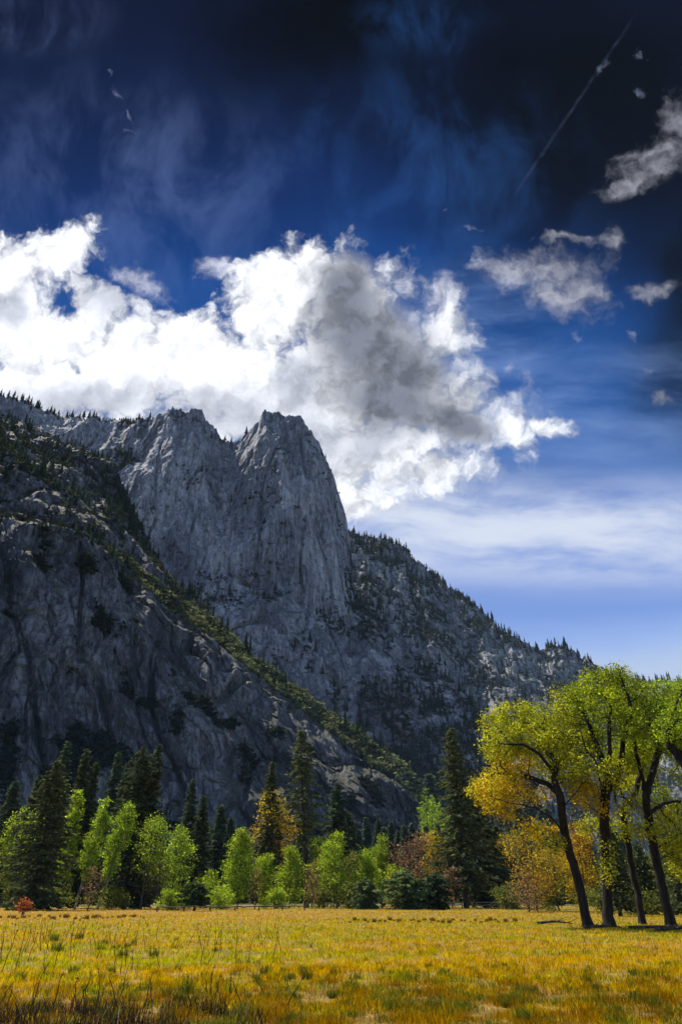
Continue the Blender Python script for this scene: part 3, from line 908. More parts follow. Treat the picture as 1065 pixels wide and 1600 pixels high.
def build_grass():
    g = np.random.default_rng(77)
    n = 620000
    t_ = g.uniform(0, 1, n)
    # spread evenly over the picture of the meadow rather than over its area
    inv = (1 / 11.0) * (1 - t_) + (1 / 175.0) * t_
    r = np.where(g.uniform(0, 1, n) < 0.55, 1 / inv, 11 * (175 / 11.0) ** t_)
    az = g.uniform(-0.62, 0.62, n)
    x, y = r * np.sin(az), r * np.cos(az)
    P = np.stack([x, y, 0 * x], -1)
    clump = fbm(P * 1.1, 3)
    keep = g.uniform(0, 1, n) < np.clip(0.75 + 0.9 * clump, 0.25, 1)
    x, y, r, P, clump = x[keep], y[keep], r[keep], P[keep], clump[keep]
    n = len(x)
    big = fbm(P * (0.07, 0.20, 1) + 4, 3)
    med = fbm(P * (0.35, 0.7, 1) + 9, 3)
    sml = fbm(P * (1.3, 1.6, 1) + 15, 2)
    tuf = fbm(P * (2.1, 2.1, 1) + 25, 2)
    u = g.uniform(-0.22, 0.22, n)
    sel = lambda A: A[g.integers(0, 3, n)]
    c = sel(GOLD)
    def put(mask, A):
        nonlocal c
        c = np.where(mask[:, None], sel(A), c)
    near = np.clip((25 - r) / 9, 0, 1)  # close to the camera: browner grass, with lens vignette darkening put into its colour
    put(big * 0.6 + med * 0.55 + tuf * 0.3 + u > 0.04, GREEN)
    put(med * 0.7 - big * .3 - tuf * 0.3 + u < -0.56 - 0.9 * np.clip((28 - r) / 6, 0, 1), STRAW)
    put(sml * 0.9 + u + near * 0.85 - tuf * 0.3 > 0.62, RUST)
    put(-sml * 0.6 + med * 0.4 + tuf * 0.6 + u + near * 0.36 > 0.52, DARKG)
    far = np.clip((r - 68) / 20, 0, 1) * np.clip((165 - r) / 20, 0, 1)
    put((u * 2 + big + far * 0.55 + np.clip(-x / 60, -.4, .4) > 0.50) & (far > 0), STRAW)
    put((u + big < 0.05) & (r > 115) & (x > -20), GREEN)
    # greener grass in the damp ground about the oaks
    oakz = np.exp(-(((x - 24) / 16) ** 2 + ((y - 49) / 7) ** 2))
    put(oakz + u * 1.5 + med * 0.4 > 0.62, np.array([(0.17, 0.24, 0.016), (0.24, 0.29, 0.02), (0.30, 0.31, 0.022)]))
    c = c * g.uniform(0.75, 1.25, (n, 1)) * np.clip(1 - 0.22 * tuf, 0.7, 1.25)[:, None]
    h = (0.11 + 0.10 * clump + 0.13 * np.clip(tuf + 0.1, -0.3, 1) + 0.08 * np.clip(sml, 0, 1)) * g.uniform(0.6, 1.35, n)
    h = np.clip(h * 0.72, 0.03, 0.45) * np.clip(1.15 - r / 400, 0.8, 1)
    w = np.maximum(0.008, r * 0.00062)
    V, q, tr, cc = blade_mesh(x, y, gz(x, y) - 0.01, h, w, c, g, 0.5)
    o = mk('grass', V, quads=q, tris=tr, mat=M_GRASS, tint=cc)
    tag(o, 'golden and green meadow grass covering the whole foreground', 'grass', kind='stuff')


build_grass()


def build_reeds():
    """The mat of broken dark reeds along the near left edge."""
    g = np.random.default_rng(78)
    n = 9000
    r = g.uniform(11.6, 15.6, n)
    px = g.uniform(-150, 470, n)
    d = ray(px, np.full(n, 1590.0))
    hh = np.hypot(d[:, 0], d[:, 1])
    x, y = d[:, 0] / hh * r, d[:, 1] / hh * r
    dens = fbm(np.stack([x, y, 0 * x], -1) * 0.9, 3) + 0.5 - np.clip((px - 200) / 300, 0, 1) - np.clip((r - 14.2) / 1.2, 0, 1) * 1.2
    k = dens > g.uniform(0, .5, n)
    x, y = x[k], y[k]
    n = len(x)
    pal = np.array([(0.045, 0.030, 0.018), (0.075, 0.05, 0.03), (0.03, 0.021, 0.014), (0.30, 0.23, 0.16)])
    c = pal[g.choice(4, n, p=[.4, .3, .24, .06])] * g.uniform(.7, 1.3, (n, 1))
    V, q, tr, cc = blade_mesh(x, y, gz(x, y) - 0.01, g.uniform(0.10, 0.36, n), np.full(n, 0.012), c, g, 0.55)
    o = mk('dead_reeds', V, quads=q, tris=tr, mat=M_STALK, tint=cc)
    tag(o, 'mat of broken dark brown reeds along the near left edge of the meadow', 'reeds', kind='stuff')


build_reeds()


# tussocks, stalks: single plants of the meadow
def tussock_mesh(seed, pal, n=150, hgt=0.45, rad=0.28):
    g = np.random.default_rng(seed)
    rr = np.sqrt(g.uniform(0, 1, n)) * rad; a = g.uniform(0, 6.283, n)
    c = pal[g.integers(0, len(pal), n)] * g.uniform(.75, 1.25, (n, 1))
    V, q, tr, cc = blade_mesh(np.cos(a) * rr, np.sin(a) * rr, np.zeros(n) - 0.02, hgt * g.uniform(.5, 1.15, n), np.full(n, 0.02), c, g, 0.45)
    o = mk('grass_tussock', V, quads=q, tris=tr, mat=M_GRASS, tint=cc)
    me = o.data
    bpy.data.objects.remove(o)
    return me


def scatter_tussocks():
    g = np.random.default_rng(80)
    brown = [tussock_mesh(s, np.array([(0.05, 0.03, 0.012), (0.09, 0.05, 0.02), (0.14, 0.085, 0.03)])) for s in range(3)]
    dark = [tussock_mesh(s + 9, np.array([(0.05, 0.068, 0.01), (0.085, 0.10, 0.014), (0.13, 0.12, 0.02)]), 110, 0.42, 0.24) for s in range(3)]
    def place(meshes, px, r, s, label, group):
        o = bpy.data.objects.new('grass_tussock', meshes[int(g.integers(0, 3))])
        C.objects.link(o)
        o.location = spot(px, r); o.rotation_euler = (0, 0, g.uniform(0, 6.28)); o.scale = (s, s, s * g.uniform(.8, 1.1))
        tag(o, label, 'tussock', group)
    for k in range(34):
        place(brown, 545 + 265 * (k + g.uniform(-.4, .4)) / 34, 63 + g.uniform(-4, 4), g.uniform(.3, .8), 'brown tussock in the long row left of the oaks', 'brown tussocks in a row')
    for k in range(26):
        place(brown, 8 + 225 * (k + g.uniform(-.4, .4)) / 26, 78 + g.uniform(-5, 5), g.uniform(.35, .9), 'brown tussock in the row beside the red bush', 'brown tussocks by the red bush')
    for k in range(12):
        place(dark, g.uniform(60, 250), g.uniform(28, 40), g.uniform(.5, .9), 'dark green tussock among the tall stalks on the left', 'dark tussocks among the stalks')
    for k in range(60):
        place(dark, g.uniform(10, 1060), 13.0 + 11 * g.uniform(0, 1) ** 1.3, g.uniform(.28, .62), 'dark green tussock in the rusty grass close to the viewer', 'dark tussocks in the near grass')


scatter_tussocks()


def stalk_meshes():
    out = []
    for s in range(5):
        g = np.random.default_rng(90 + s)
        pts = [np.array([0, 0, -0.03])]
        lean = g.normal(0, 0.12, 2)
        for k in range(1, 6):
            pts.append(np.array([lean[0] * k / 5 + g.normal(0, .012), lean[1] * k / 5 + g.normal(0, .012), k / 5]))
        V, Q = tube(np.array(pts), np.linspace(0.010, 0.004, 6), 5)
        hd = np.array(pts[-1]) + g.normal(size=(12, 3)) * (0.010, 0.010, 0.07)
        V2, Q2 = kites(hd, 0.016, g)
        o = mk('dry_stalk', np.concatenate([V, V2]), quads=np.concatenate([Q, Q2 + len(V)]), mat=M_STALK,
               tint=np.array((0.055, 0.035, 0.018)) * g.uniform(.7, 1.5))
        out.append(o.data)
        bpy.data.objects.remove(o)
    return out


def tube(pts, rad, sides=6, cap=True):
    pts = np.asarray(pts, float)
    n = len(pts)
    tg = np.gradient(pts, axis=0)
    tg /= np.linalg.norm(tg, axis=1, keepdims=True) + 1e-9
    ref = np.array([1.0, 0.13, 0.07]) if abs(tg[0][0]) < 0.8 else np.array([0.05, 1.0, 0.1])
    a = np.cross(tg, ref); a /= np.linalg.norm(a, axis=1, keepdims=True) + 1e-9
    b = np.cross(tg, a)
    th = np.arange(sides) * 2 * math.pi / sides
    V = pts[:, None] + (np.cos(th)[None, :, None] * a[:, None] + np.sin(th)[None, :, None] * b[:, None]) * np.asarray(rad)[:, None, None]
    idx = np.arange(n * sides).reshape(n, sides)
    nx = np.roll(idx, -1, 1)
    Q = np.stack([idx[:-1], nx[:-1], nx[1:], idx[1:]], -1).reshape(-1, 4)
    return V.reshape(-1, 3), Q


def scatter_stalks():
    g = np.random.default_rng(95)
    ms = stalk_meshes()
    spots = [(g.uniform(-5, 230), g.uniform(22, 42), 'tall dry stalk in the thin stand on the left of the meadow') for k in range(46)]
    spots += [(g.uniform(230, 480), g.uniform(22, 40), 'dry stalk standing alone in the grass near the middle of the meadow') for k in range(22)]
    spots += [(g.uniform(0, 450), g.uniform(14, 17), 'dark dry stalk rising behind the mat of broken reeds') for k in range(26)]
    for px, r, lb in spots:
        o = bpy.data.objects.new('dry_stalk', ms[int(g.integers(0, 5))])
        C.objects.link(o)
        h = g.uniform(0.45, 1.05) * (0.6 if r < 18 else 1)
        o.location = spot(px, r); o.rotation_euler = (0, 0, g.uniform(0, 6.28)); o.scale = (1.2, 1.2, h)
        tag(o, lb, 'stalk', 'tall dry stalks')


scatter_stalks()


# ---------------------------------------------------------------- conifers
def conifer(px, r, top, label, seed, half=40, bare=0.10, kind='fir', lean=0.0, name='conifer', cat='conifer', group=None, col=None, dens=1.0):
    """A conifer whose tip stands at photo row `top`, `half` photo pixels wide to each side at its foot."""
    g = np.random.default_rng(seed)
    base = spot(px, r)
    H = float(at(px, top, r)[2]) - base.z
    k = r / (F * 1.0) * 0.92
    Rm = half * k * 1.10
    root = thing(name, label, cat, base, group)
    # trunk
    zz = np.linspace(0, 1, 14)
    bend = np.cumsum(g.normal(0, 0.0025, (14, 2)), 0) * H
    tr = np.stack([bend[:, 0] + lean * H * zz ** 1.2, bend[:, 1], zz * H - 0.15 * (1 - zz)], -1)
    r0 = max(0.17, H * 0.0125)
    rad = r0 * (1 - zz) ** 0.8 + 0.02
    rad[0] *= 1.35
    V, Q = tube(tr, rad, 8)
    VV, QQ = [V], [Q]
    off = len(V)
    cen = lambda z: np.array([np.interp(z, tr[:, 2], tr[:, 0]), np.interp(z, tr[:, 2], tr[:, 1]), z])
    z = bare * H
    clumps, cdir = [], []
    gap = np.clip(H / 62, 0.25, 0.62)
    ang = g.uniform(0, 6)
    lop = g.uniform(0.75, 1.25, 8)
    while z < H * 0.985:
        f = (z / H - bare) / (1 - bare)
        if kind == 'fir':
            prof = (1 - f) ** 0.72 * min(1, 0.55 + f * 4)
        elif kind == 'pine':
            prof = min(1.0, (0.45 + 1.6 * f)) * (1 - f ** 2.0) ** 0.8 * g.uniform(0.6, 1.0)
        else:
            prof = math.sqrt(max(0, 1 - (2 * f * 0.92 - 0.75) ** 2)) * 0.95
        nb = int(g.integers(4, 8))
        for b in range(nb):
            ang += 2.4 + g.normal(0, .35)
            Lb = Rm * prof * g.uniform(0.55, 1.12) * lop[int((ang % 6.283) / 0.7855) % 8] + 0.15
            if g.uniform() < 0.10: Lb *= 0.4
            up = 0.25 * f - 0.20 + g.normal(0, .08)
            c0 = cen(z)
            dr = np.array([math.cos(ang), math.sin(ang), up])
            s = np.linspace(0, 1, 4)
            pts = c0 + dr * (s * Lb)[:, None]
            pts[:, 2] += -0.16 * Lb * s ** 2 + (0.10 * Lb * s ** 3)
            V, Q = tube(pts, 0.035 * (1 - s * 0.8) * min(1.6, Lb * .6 + .3), 3)
            VV.append(V); QQ.append(Q + off); off += len(V)
            m = max(3, int(Lb * 7.0 * dens / max(0.75, gap * 1.6)))
            t_ = g.uniform(0.12, 1.03, m) ** 0.8
            q = np.stack([np.interp(t_, s, pts[:, i]) for i in range(3)], -1)
            sp = 0.05 + 0.16 * Lb * (1.1 - t_)
            sd = np.array([-math.sin(ang), math.cos(ang), 0])
            q += sd * (g.normal(0, 1, m) * sp)[:, None]
            q[:, 2] += g.normal(-0.04, 0.10, m)
            clumps.append(q)
            dd_ = dr + sd * g.normal(0, .8, (m, 1)); dd_[:, 2] += g.normal(-0.25, .3, m)
            cdir.append(dd_ / np.linalg.norm(dd_, axis=1, keepdims=True))
        z += gap * g.uniform(0.6, 1.3)
    # a dead-branch skirt on the bare bole of a pine
    if kind == 'pine':
        for b in range(26):
            zb = g.uniform(0.12, bare + 0.1) * H
            a = g.uniform(0, 6.283); Lb = g.uniform(0.6, 2.4)
            s = np.linspace(0, 1, 4)
            pts = cen(zb) + np.array([math.cos(a), math.sin(a), -0.3]) * (s * Lb)[:, None]
            V, Q = tube(pts, 0.03 * (1 - s * .7), 3)
            VV.append(V); QQ.append(Q + off); off += len(V)
    mk('trunk', np.concatenate(VV), quads=np.concatenate(QQ), mat=M_PINEBARK, smooth=True, parent=root)
    c = np.concatenate(clumps); d = np.concatenate(cdir)
    n = len(c)
    size = np.clip(r * 0.0019, 0.12, 0.6) * 1.35
    s = (size * g.uniform(.7, 1.35, n))[:, None]
    b = np.cross(d, g.normal(size=(n, 3))); b /= np.linalg.norm(b, axis=1, keepdims=True) + 1e-9
    V = np.stack([c - d * s, c + b * s * .42, c + d * s * 1.2, c - b * s * .42], 1).reshape(-1, 3)
    lo_, hi_ = col if col else ((0.024, 0.038, 0.016), (0.12, 0.14, 0.06))
    t_ = np.clip(g.beta(1.3, 2.2, (n, 1)), 0, 1)
    tint = np.array(lo_) * (1 - t_) + np.array(hi_) * t_
    mk('crown', V, quads=np.arange(4 * n).reshape(-1, 4), mat=M_NEEDLE, tint=np.repeat(tint, 4, 0), parent=root)
    return root


WARM = ((0.030, 0.044, 0.018), (0.150, 0.168, 0.070))
COOL = ((0.030, 0.046, 0.026), (0.12, 0.155, 0.085))
BLUEG = ((0.05, 0.078, 0.030), (0.17, 0.22, 0.085))
conifers = [
    # px, r, top, half, bare, kind, lean, colour, label
    (50, 126, 1183, 52, .03, 'fir', 0, WARM, 'broad olive conifer at the far left, in front of the darker ones'),
    (-14, 165, 1215, 34, .04, 'fir', 0, COOL, 'conifer half cut off by the left edge of the photo'),
    (22, 190, 1205, 26, .04, 'fir', 0, COOL, 'grey conifer between the left edge and the broad olive conifer'),
    (62, 200, 1152, 28, .04, 'fir', 0, COOL, 'tall grey-green conifer rising just behind the broad olive conifer'),
    (93, 150, 1162, 25, .04, 'fir', 0, None, 'dark conifer just right of the one topping the broad olive conifer'),
    (112, 148, 1186, 20, .04, 'fir', 0, None, 'narrow dark conifer behind the left yellow-green birch'),
    (148, 200, 1168, 27, .04, 'fir', 0, COOL, 'pale grey-green conifer standing behind the leaning aspen'),
    (166, 195, 1188, 20, .04, 'fir', 0, COOL, 'shorter grey conifer squeezed between two taller ones on the left'),
    (193, 138, 1158, 34, .03, 'round', 0, None, 'large round-topped dark conifer on the left'),
    (219, 139, 1160, 25, .03, 'fir', 0, None, 'slender pointed conifer touching the round-topped one'),
    (282, 185, 1217, 25, .04, 'fir', 0, COOL, 'pointed conifer left of a shorter twin, behind bright green trees'),
    (302, 180, 1240, 19, .04, 'fir', 0, None, 'shorter dark twin right of the pointed conifer'),
    (332, 215, 1256, 27, .04, 'fir', 0, COOL, 'bluish conifer behind the gap left of the tall lit cottonwood'),
    (350, 220, 1276, 20, .04, 'fir', 0, COOL, 'small bluish conifer at the right shoulder of another bluish one'),
    (415, 175, 1186, 27, .22, 'fir', 0, WARM, 'conifer rising out of the orange tree'),
    (478, 150, 1138, 36, .33, 'pine', -0.06, WARM, 'tallest ponderosa pine with a long bare leaning trunk, in the middle'),
    (529, 165, 1220, 33, .14, 'fir', 0, COOL, 'conifer with drooping tiers right of the tallest pine'),
    (545, 172, 1268, 22, .05, 'fir', 0, None, 'dark slim conifer right behind the drooping-tiered one'),
    (728, 138, 1132, 58, .10, 'fir', -0.02, WARM, 'huge broad conifer left of the oaks'),
    (756, 146, 1238, 40, .05, 'fir', 0, None, 'black-green conifer against the right side of the huge broad one'),
    (785, 156, 1290, 30, .04, 'fir', 0, None, 'low dark conifer below the orange oak branches'),
    (823, 250, 1258, 16, .04, 'fir', 0, COOL, 'hazy conifer seen through the gap under the leaning oak'),
    (966, 86, 1268, 30, .10, 'fir', 0, None, 'dark conifer wedged behind the central oak trunks'),
    (1010, 96, 1318, 30, .05, 'fir', 0, None, 'shadowy conifer between the two right oak trunks'),
    (1068, 92, 1300, 36, .05, 'fir', 0, None, 'shadowy conifer at the right edge behind the last oak'),
]
for k, (px, r, top, half, bare, kd, ln, cl, lb) in enumerate(conifers):
    conifer(px, r, top, lb, 300 + k, half, bare, kd, ln, col=cl, dens=0.6 if kd == 'pine' else 1.0)
young = [
    (571, 128, 1372, 20, BLUEG, 'small blue-green young conifer in front of the bright green tree'),
    (634, 124, 1358, 34, BLUEG, 'rounded bushy young conifer below the brown leafless tree'),
    (681, 122, 1364, 20, ((0.02, 0.035, 0.018), (0.07, 0.10, 0.05)), 'narrow dark young conifer left of the huge broad conifer'),
    (664, 132, 1372, 16, BLUEG, 'pale young conifer between the bushy and the narrow one'),
    (304, 112, 1378, 20, ((0.02, 0.034, 0.014), (0.06, 0.085, 0.03)), 'young dark pine on short bare stems behind the low rail'),
]
for k, (px, r, top, half, cl, lb) in enumerate(young):
    conifer(px, r, top, lb, 400 + k, half, .06 if px != 304 else .25, 'round', 0, name='young_conifer', col=cl, dens=1.4)

# the wood behind: five meshes shared by the hazy rows at the foot of the cliffs
g = np.random.default_rng(31)
protos = [conifer(532, 300, 1285, 'x', 500 + s, 16, .03, 'fir', 0, name='wood_conifer', col=COOL, dens=0.8) for s in range(5)]
pH = 300 * float(at(532, 1285, 300)[2]) / 300
first = [True] * 5
def wood(px, r, top, label, group, half=1.0):
    s = int(g.integers(0, 5))
    if first[s]:
        o = protos[s]; first[s] = False
    else:
        o = protos[s].copy(); C.objects.link(o)
        for ch in protos[s].children:
            c_ = ch.copy(); C.objects.link(c_); c_.parent = o
    b = spot(px, r)
    o.location = b
    sc = float(at(px, top, r)[2]) / pH
    o.scale = (sc * half, sc * half, sc)
    o.rotation_euler = (0, 0, g.uniform(0, 6.28))
    o['label'] = label; o['group'] = group
for px, top in ((549, 1278), (561, 1296), (575, 1276), (591, 1278), (601, 1290), (617, 1282), (626, 1296), (634, 1286), (648, 1284), (660, 1294), (672, 1290), (690, 1286)):
    wood(px + g.uniform(-1, 1), g.uniform(290, 340), top, 'hazy blue-green spire in the row in front of the near cliff foot', 'hazy conifers at the cliff foot')
for k in range(46):
    px = -30 + 580 * (k + g.uniform(-.4, .4)) / 46
    wood(px, g.uniform(230, 330), g.uniform(1285, 1335), 'dark conifer of the shaded wood behind the left tree line', 'conifers of the wood behind the left tree line', 1.2)
for k in range(40):
    px = 690 + 420 * (k + g.uniform(-.4, .4)) / 40
    wood(px, g.uniform(190, 340), g.uniform(1290, 1345), 'dark conifer of the shaded wood behind the oaks', 'conifers of the wood behind the oaks', 1.2)
for k in range(36):
    px = 560 + 330 * (k + g.uniform(-.4, .4)) / 36
    wood(px, g.uniform(620, 760), g.uniform(1195, 1290), 'hazy conifer on the rising ground below the tower', 'hazy conifers below the tower', 1.1)


# ---------------------------------------------------------------- broadleaf trees
def colonize(paths, att, step, kill, g, tropism=0.0, iters=160):
    """Grow twigs from the given limbs towards the leaf places (space colonisation)."""
    pos, par = [], []
    for pth in paths:
        start = 0
        last = -1
        if pos:
            d = np.linalg.norm(np.array(pos) - pth[0], axis=1)
            last = int(np.argmin(d))
        prev = None
        for k in range(len(pth)):
            q = np.asarray(pth[k], float)
            if k == 0:
                if last < 0:
                    pos.append(q); par.append(-1); last = 0
                prev = np.array(pos[last])
                continue
            m = max(1, int(round(np.linalg.norm(q - prev) / step)))
            for t_ in np.linspace(0, 1, m + 1)[1:]:
                p_ = prev * (1 - t_) + q * t_
                if 0 < t_ < 1: p_ = p_ + g.normal(0, step * 0.07, 3)
                pos.append(p_); par.append(last); last = len(pos) - 1
            prev = np.array(pos[last])
    P = np.array(pos)
    att = np.asarray(att)
    D = np.linalg.norm(att[:, None] - P[None], axis=2)
    near = D.argmin(1); nd = D.min(1)
    alive = nd > kill
    par = list(par)
    for it in range(iters):
        if not alive.any(): break
        ids = near[alive]
        dirs = att[alive] - P[ids]
        dirs /= np.linalg.norm(dirs, axis=1, keepdims=True) + 1e-9
        acc = np.zeros_like(P); np.add.at(acc, ids, dirs)
        gi = np.unique(ids)
        v = acc[gi]
        v /= np.linalg.norm(v, axis=1, keepdims=True) + 1e-9
        v += g.normal(0, 0.16, v.shape); v[:, 2] += tropism
        v /= np.linalg.norm(v, axis=1, keepdims=True)
        new = P[gi] + v * step
        n0 = len(P)
        P = np.concatenate([P, new]); par += list(gi)
        D = np.linalg.norm(att[:, None] - new[None], axis=2)
        j = D.argmin(1); dm = D.min(1)
        b = dm < nd
        near = np.where(b, n0 + j, near); nd = np.where(b, dm, nd)
        alive &= nd > kill
        if len(P) > 9000: break
    return P, np.array(par)


def wood_mesh(P, par, r_root, tip=0.02, sides=7, power=2.3, flare=1.5):
    n = len(P)
    acc = np.zeros(n)
    kids = [[] for _ in range(n)]
    for i in range(n - 1, -1, -1):
        if acc[i] == 0: acc[i] = 1.0
        if par[i] >= 0:
            acc[par[i]] += acc[i]
            kids[par[i]].append(i)
    rad = acc ** (1 / power)
    rad = tip + (rad - rad.min()) * (r_root - tip) / (rad[0] - rad.min() + 1e-9)
    VV, QQ, off = [], [], 0
    done = np.zeros(n, bool)
    for i in range(n):
        if done[i]: continue
        chain = [i] if par[i] < 0 else [par[i], i]
        rr = [rad[i]] if par[i] < 0 else [min(rad[par[i]], rad[i] * 1.15), rad[i]]
        done[i] = True
        k = i
        while kids[k]:
            nx_ = max(kids[k], key=lambda q: rad[q])
            if done[nx_]: break
            chain.append(nx_); rr.append(rad[nx_]); done[nx_] = True
            k = nx_
        if len(chain) < 2: continue
        pts = P[chain]
        rr = np.array(rr)
        if par[i] < 0:
            rr = rr * (1 + (flare - 1) * np.exp(-(pts[:, 2] - pts[0, 2]) / (r_root * 1.1)))
        s = sides if rr.max() > 0.12 else 4
        V, Q = tube(pts, rr, s)
        VV.append(V); QQ.append(Q + off); off += len(V)
    return np.concatenate(VV), np.concatenate(QQ), rad


def leafage(att, cols_, per, spread, size, g):
    n = len(att)
    c = np.repeat(att, per, 0) + g.normal(size=(n * per, 3)) * spread * np.array([1, 1, 0.75])
    col = np.repeat(cols_ * g.uniform(0.5, 1.3, (n, 1)), per, 0) * g.uniform(0.72, 1.28, (n * per, 1))
    V, Q = kites(c, size, g)
    return V, Q, np.repeat(col, 4, 0)


YG = np.array([(0.20, 0.27, 0.018), (0.27, 0.33, 0.025), (0.15, 0.21, 0.015)])
BG = np.array([(0.19, 0.27, 0.018), (0.26, 0.34, 0.025), (0.13, 0.19, 0.014)])
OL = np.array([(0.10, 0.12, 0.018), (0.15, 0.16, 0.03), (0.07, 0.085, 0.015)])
OR = np.array([(0.30, 0.17, 0.014), (0.35, 0.21, 0.020), (0.23, 0.125, 0.014)])
GO = np.array([(0.34, 0.25, 0.012), (0.42, 0.31, 0.02), (0.26, 0.20, 0.012)])
BR = np.array([(0.16, 0.09, 0.045), (0.20, 0.12, 0.06), (0.12, 0.07, 0.035)])


def broadleaf(px, r, top, label, seed, half=28, low=0.12, pal=YG, name='broadleaf_tree', cat='tree', lean=0.0, natt=420, per=13, bark=None, shape='cone', group=None, pal2=None, stems=1, size=1.0):
    g = np.random.default_rng(seed)
    base = spot(px, r)
    H = float(at(px, top, r)[2]) - base.z
    k = r / F * 0.92
    Rm = half * k
    z0 = low * H
    # leaf places: several uneven lobes inside the outline
    nl = 13 if shape != 'bush' else 7
    pts = []
    lob = []
    for q in range(nl):
        f = (q + g.uniform(0.1, 0.9)) / nl
        if shape == 'cone': w = (1 - f) ** 0.6 * 0.85 + 0.08
        elif shape == 'column': w = 0.75 * math.sin(math.pi * (0.12 + 0.80 * f)) ** 0.6
        else: w = math.sin(math.pi * (0.18 + 0.70 * f)) ** 0.7
        a = g.uniform(0, 6.283)
        o_ = Rm * w * 0.82 * math.sqrt(g.uniform(0, 1))
        zc = z0 + (H - z0) * (0.08 + 0.84 * f)
        lob.append((math.cos(a) * o_ + lean * (zc / H) * H, math.sin(a) * o_, zc, Rm * w * g.uniform(.28, .6) + 0.25, (H - z0) / nl * g.uniform(0.9, 2.2)))
    for q in range(natt):
        l = lob[int(g.integers(0, nl))]
        v = g.normal(size=3); v /= np.linalg.norm(v); v *= g.uniform(0.25, 1) ** 0.45 * (1 + 0.3 * abs(g.normal()))
        pts.append((l[0] + v[0] * l[3], l[1] + v[1] * l[3], min(H * 0.995, max(0.25, l[2] + v[2] * l[4]))))
    att = np.array(pts)
    root = thing(name, label, cat, base, group)
    paths = []
    for s in range(stems):
        a = g.uniform(0, 6.28)
        sp = (0.0 if stems == 1 else 0.06) * H
        b0 = np.array([math.cos(a) * 0.10 * s, math.sin(a) * 0.10 * s, -0.1])
        paths.append([b0] + [b0 * (1 - t_) + np.array([lean * t_ * H + math.cos(a) * sp * t_, math.sin(a) * sp * t_, H * t_]) + np.append(g.normal(0, .010 * H, 2), 0) for t_ in (0.2, 0.45, 0.72)])
    P, par = colonize(paths, att, max(0.35, H * 0.028), max(0.4, H * 0.032), g, 0.12)
    V, Q, _ = wood_mesh(P, par, max(0.10, H * 0.0125), 0.018, 6)
    mk('trunk', V, quads=Q, mat=bark or M_GREYBARK, smooth=True, parent=root)
    cols_ = pal[g.integers(0, len(pal), natt)]
    if pal2 is not None:
        t_ = (att[:, 2] / H + 0.25 * g.normal(size=natt)) > 0.55
        cols_ = np.where(t_[:, None], pal2[g.integers(0, len(pal2), natt)], cols_)
    V, Q, cc = leafage(att, cols_, per, max(0.22, Rm * 0.13), np.clip(r * 0.00115, .09, .5) * size, g)
    V[:, 2] = np.maximum(V[:, 2], 0.03)
    mk('crown', V, quads=Q, mat=M_LEAF, tint=cc, parent=root)
    return root


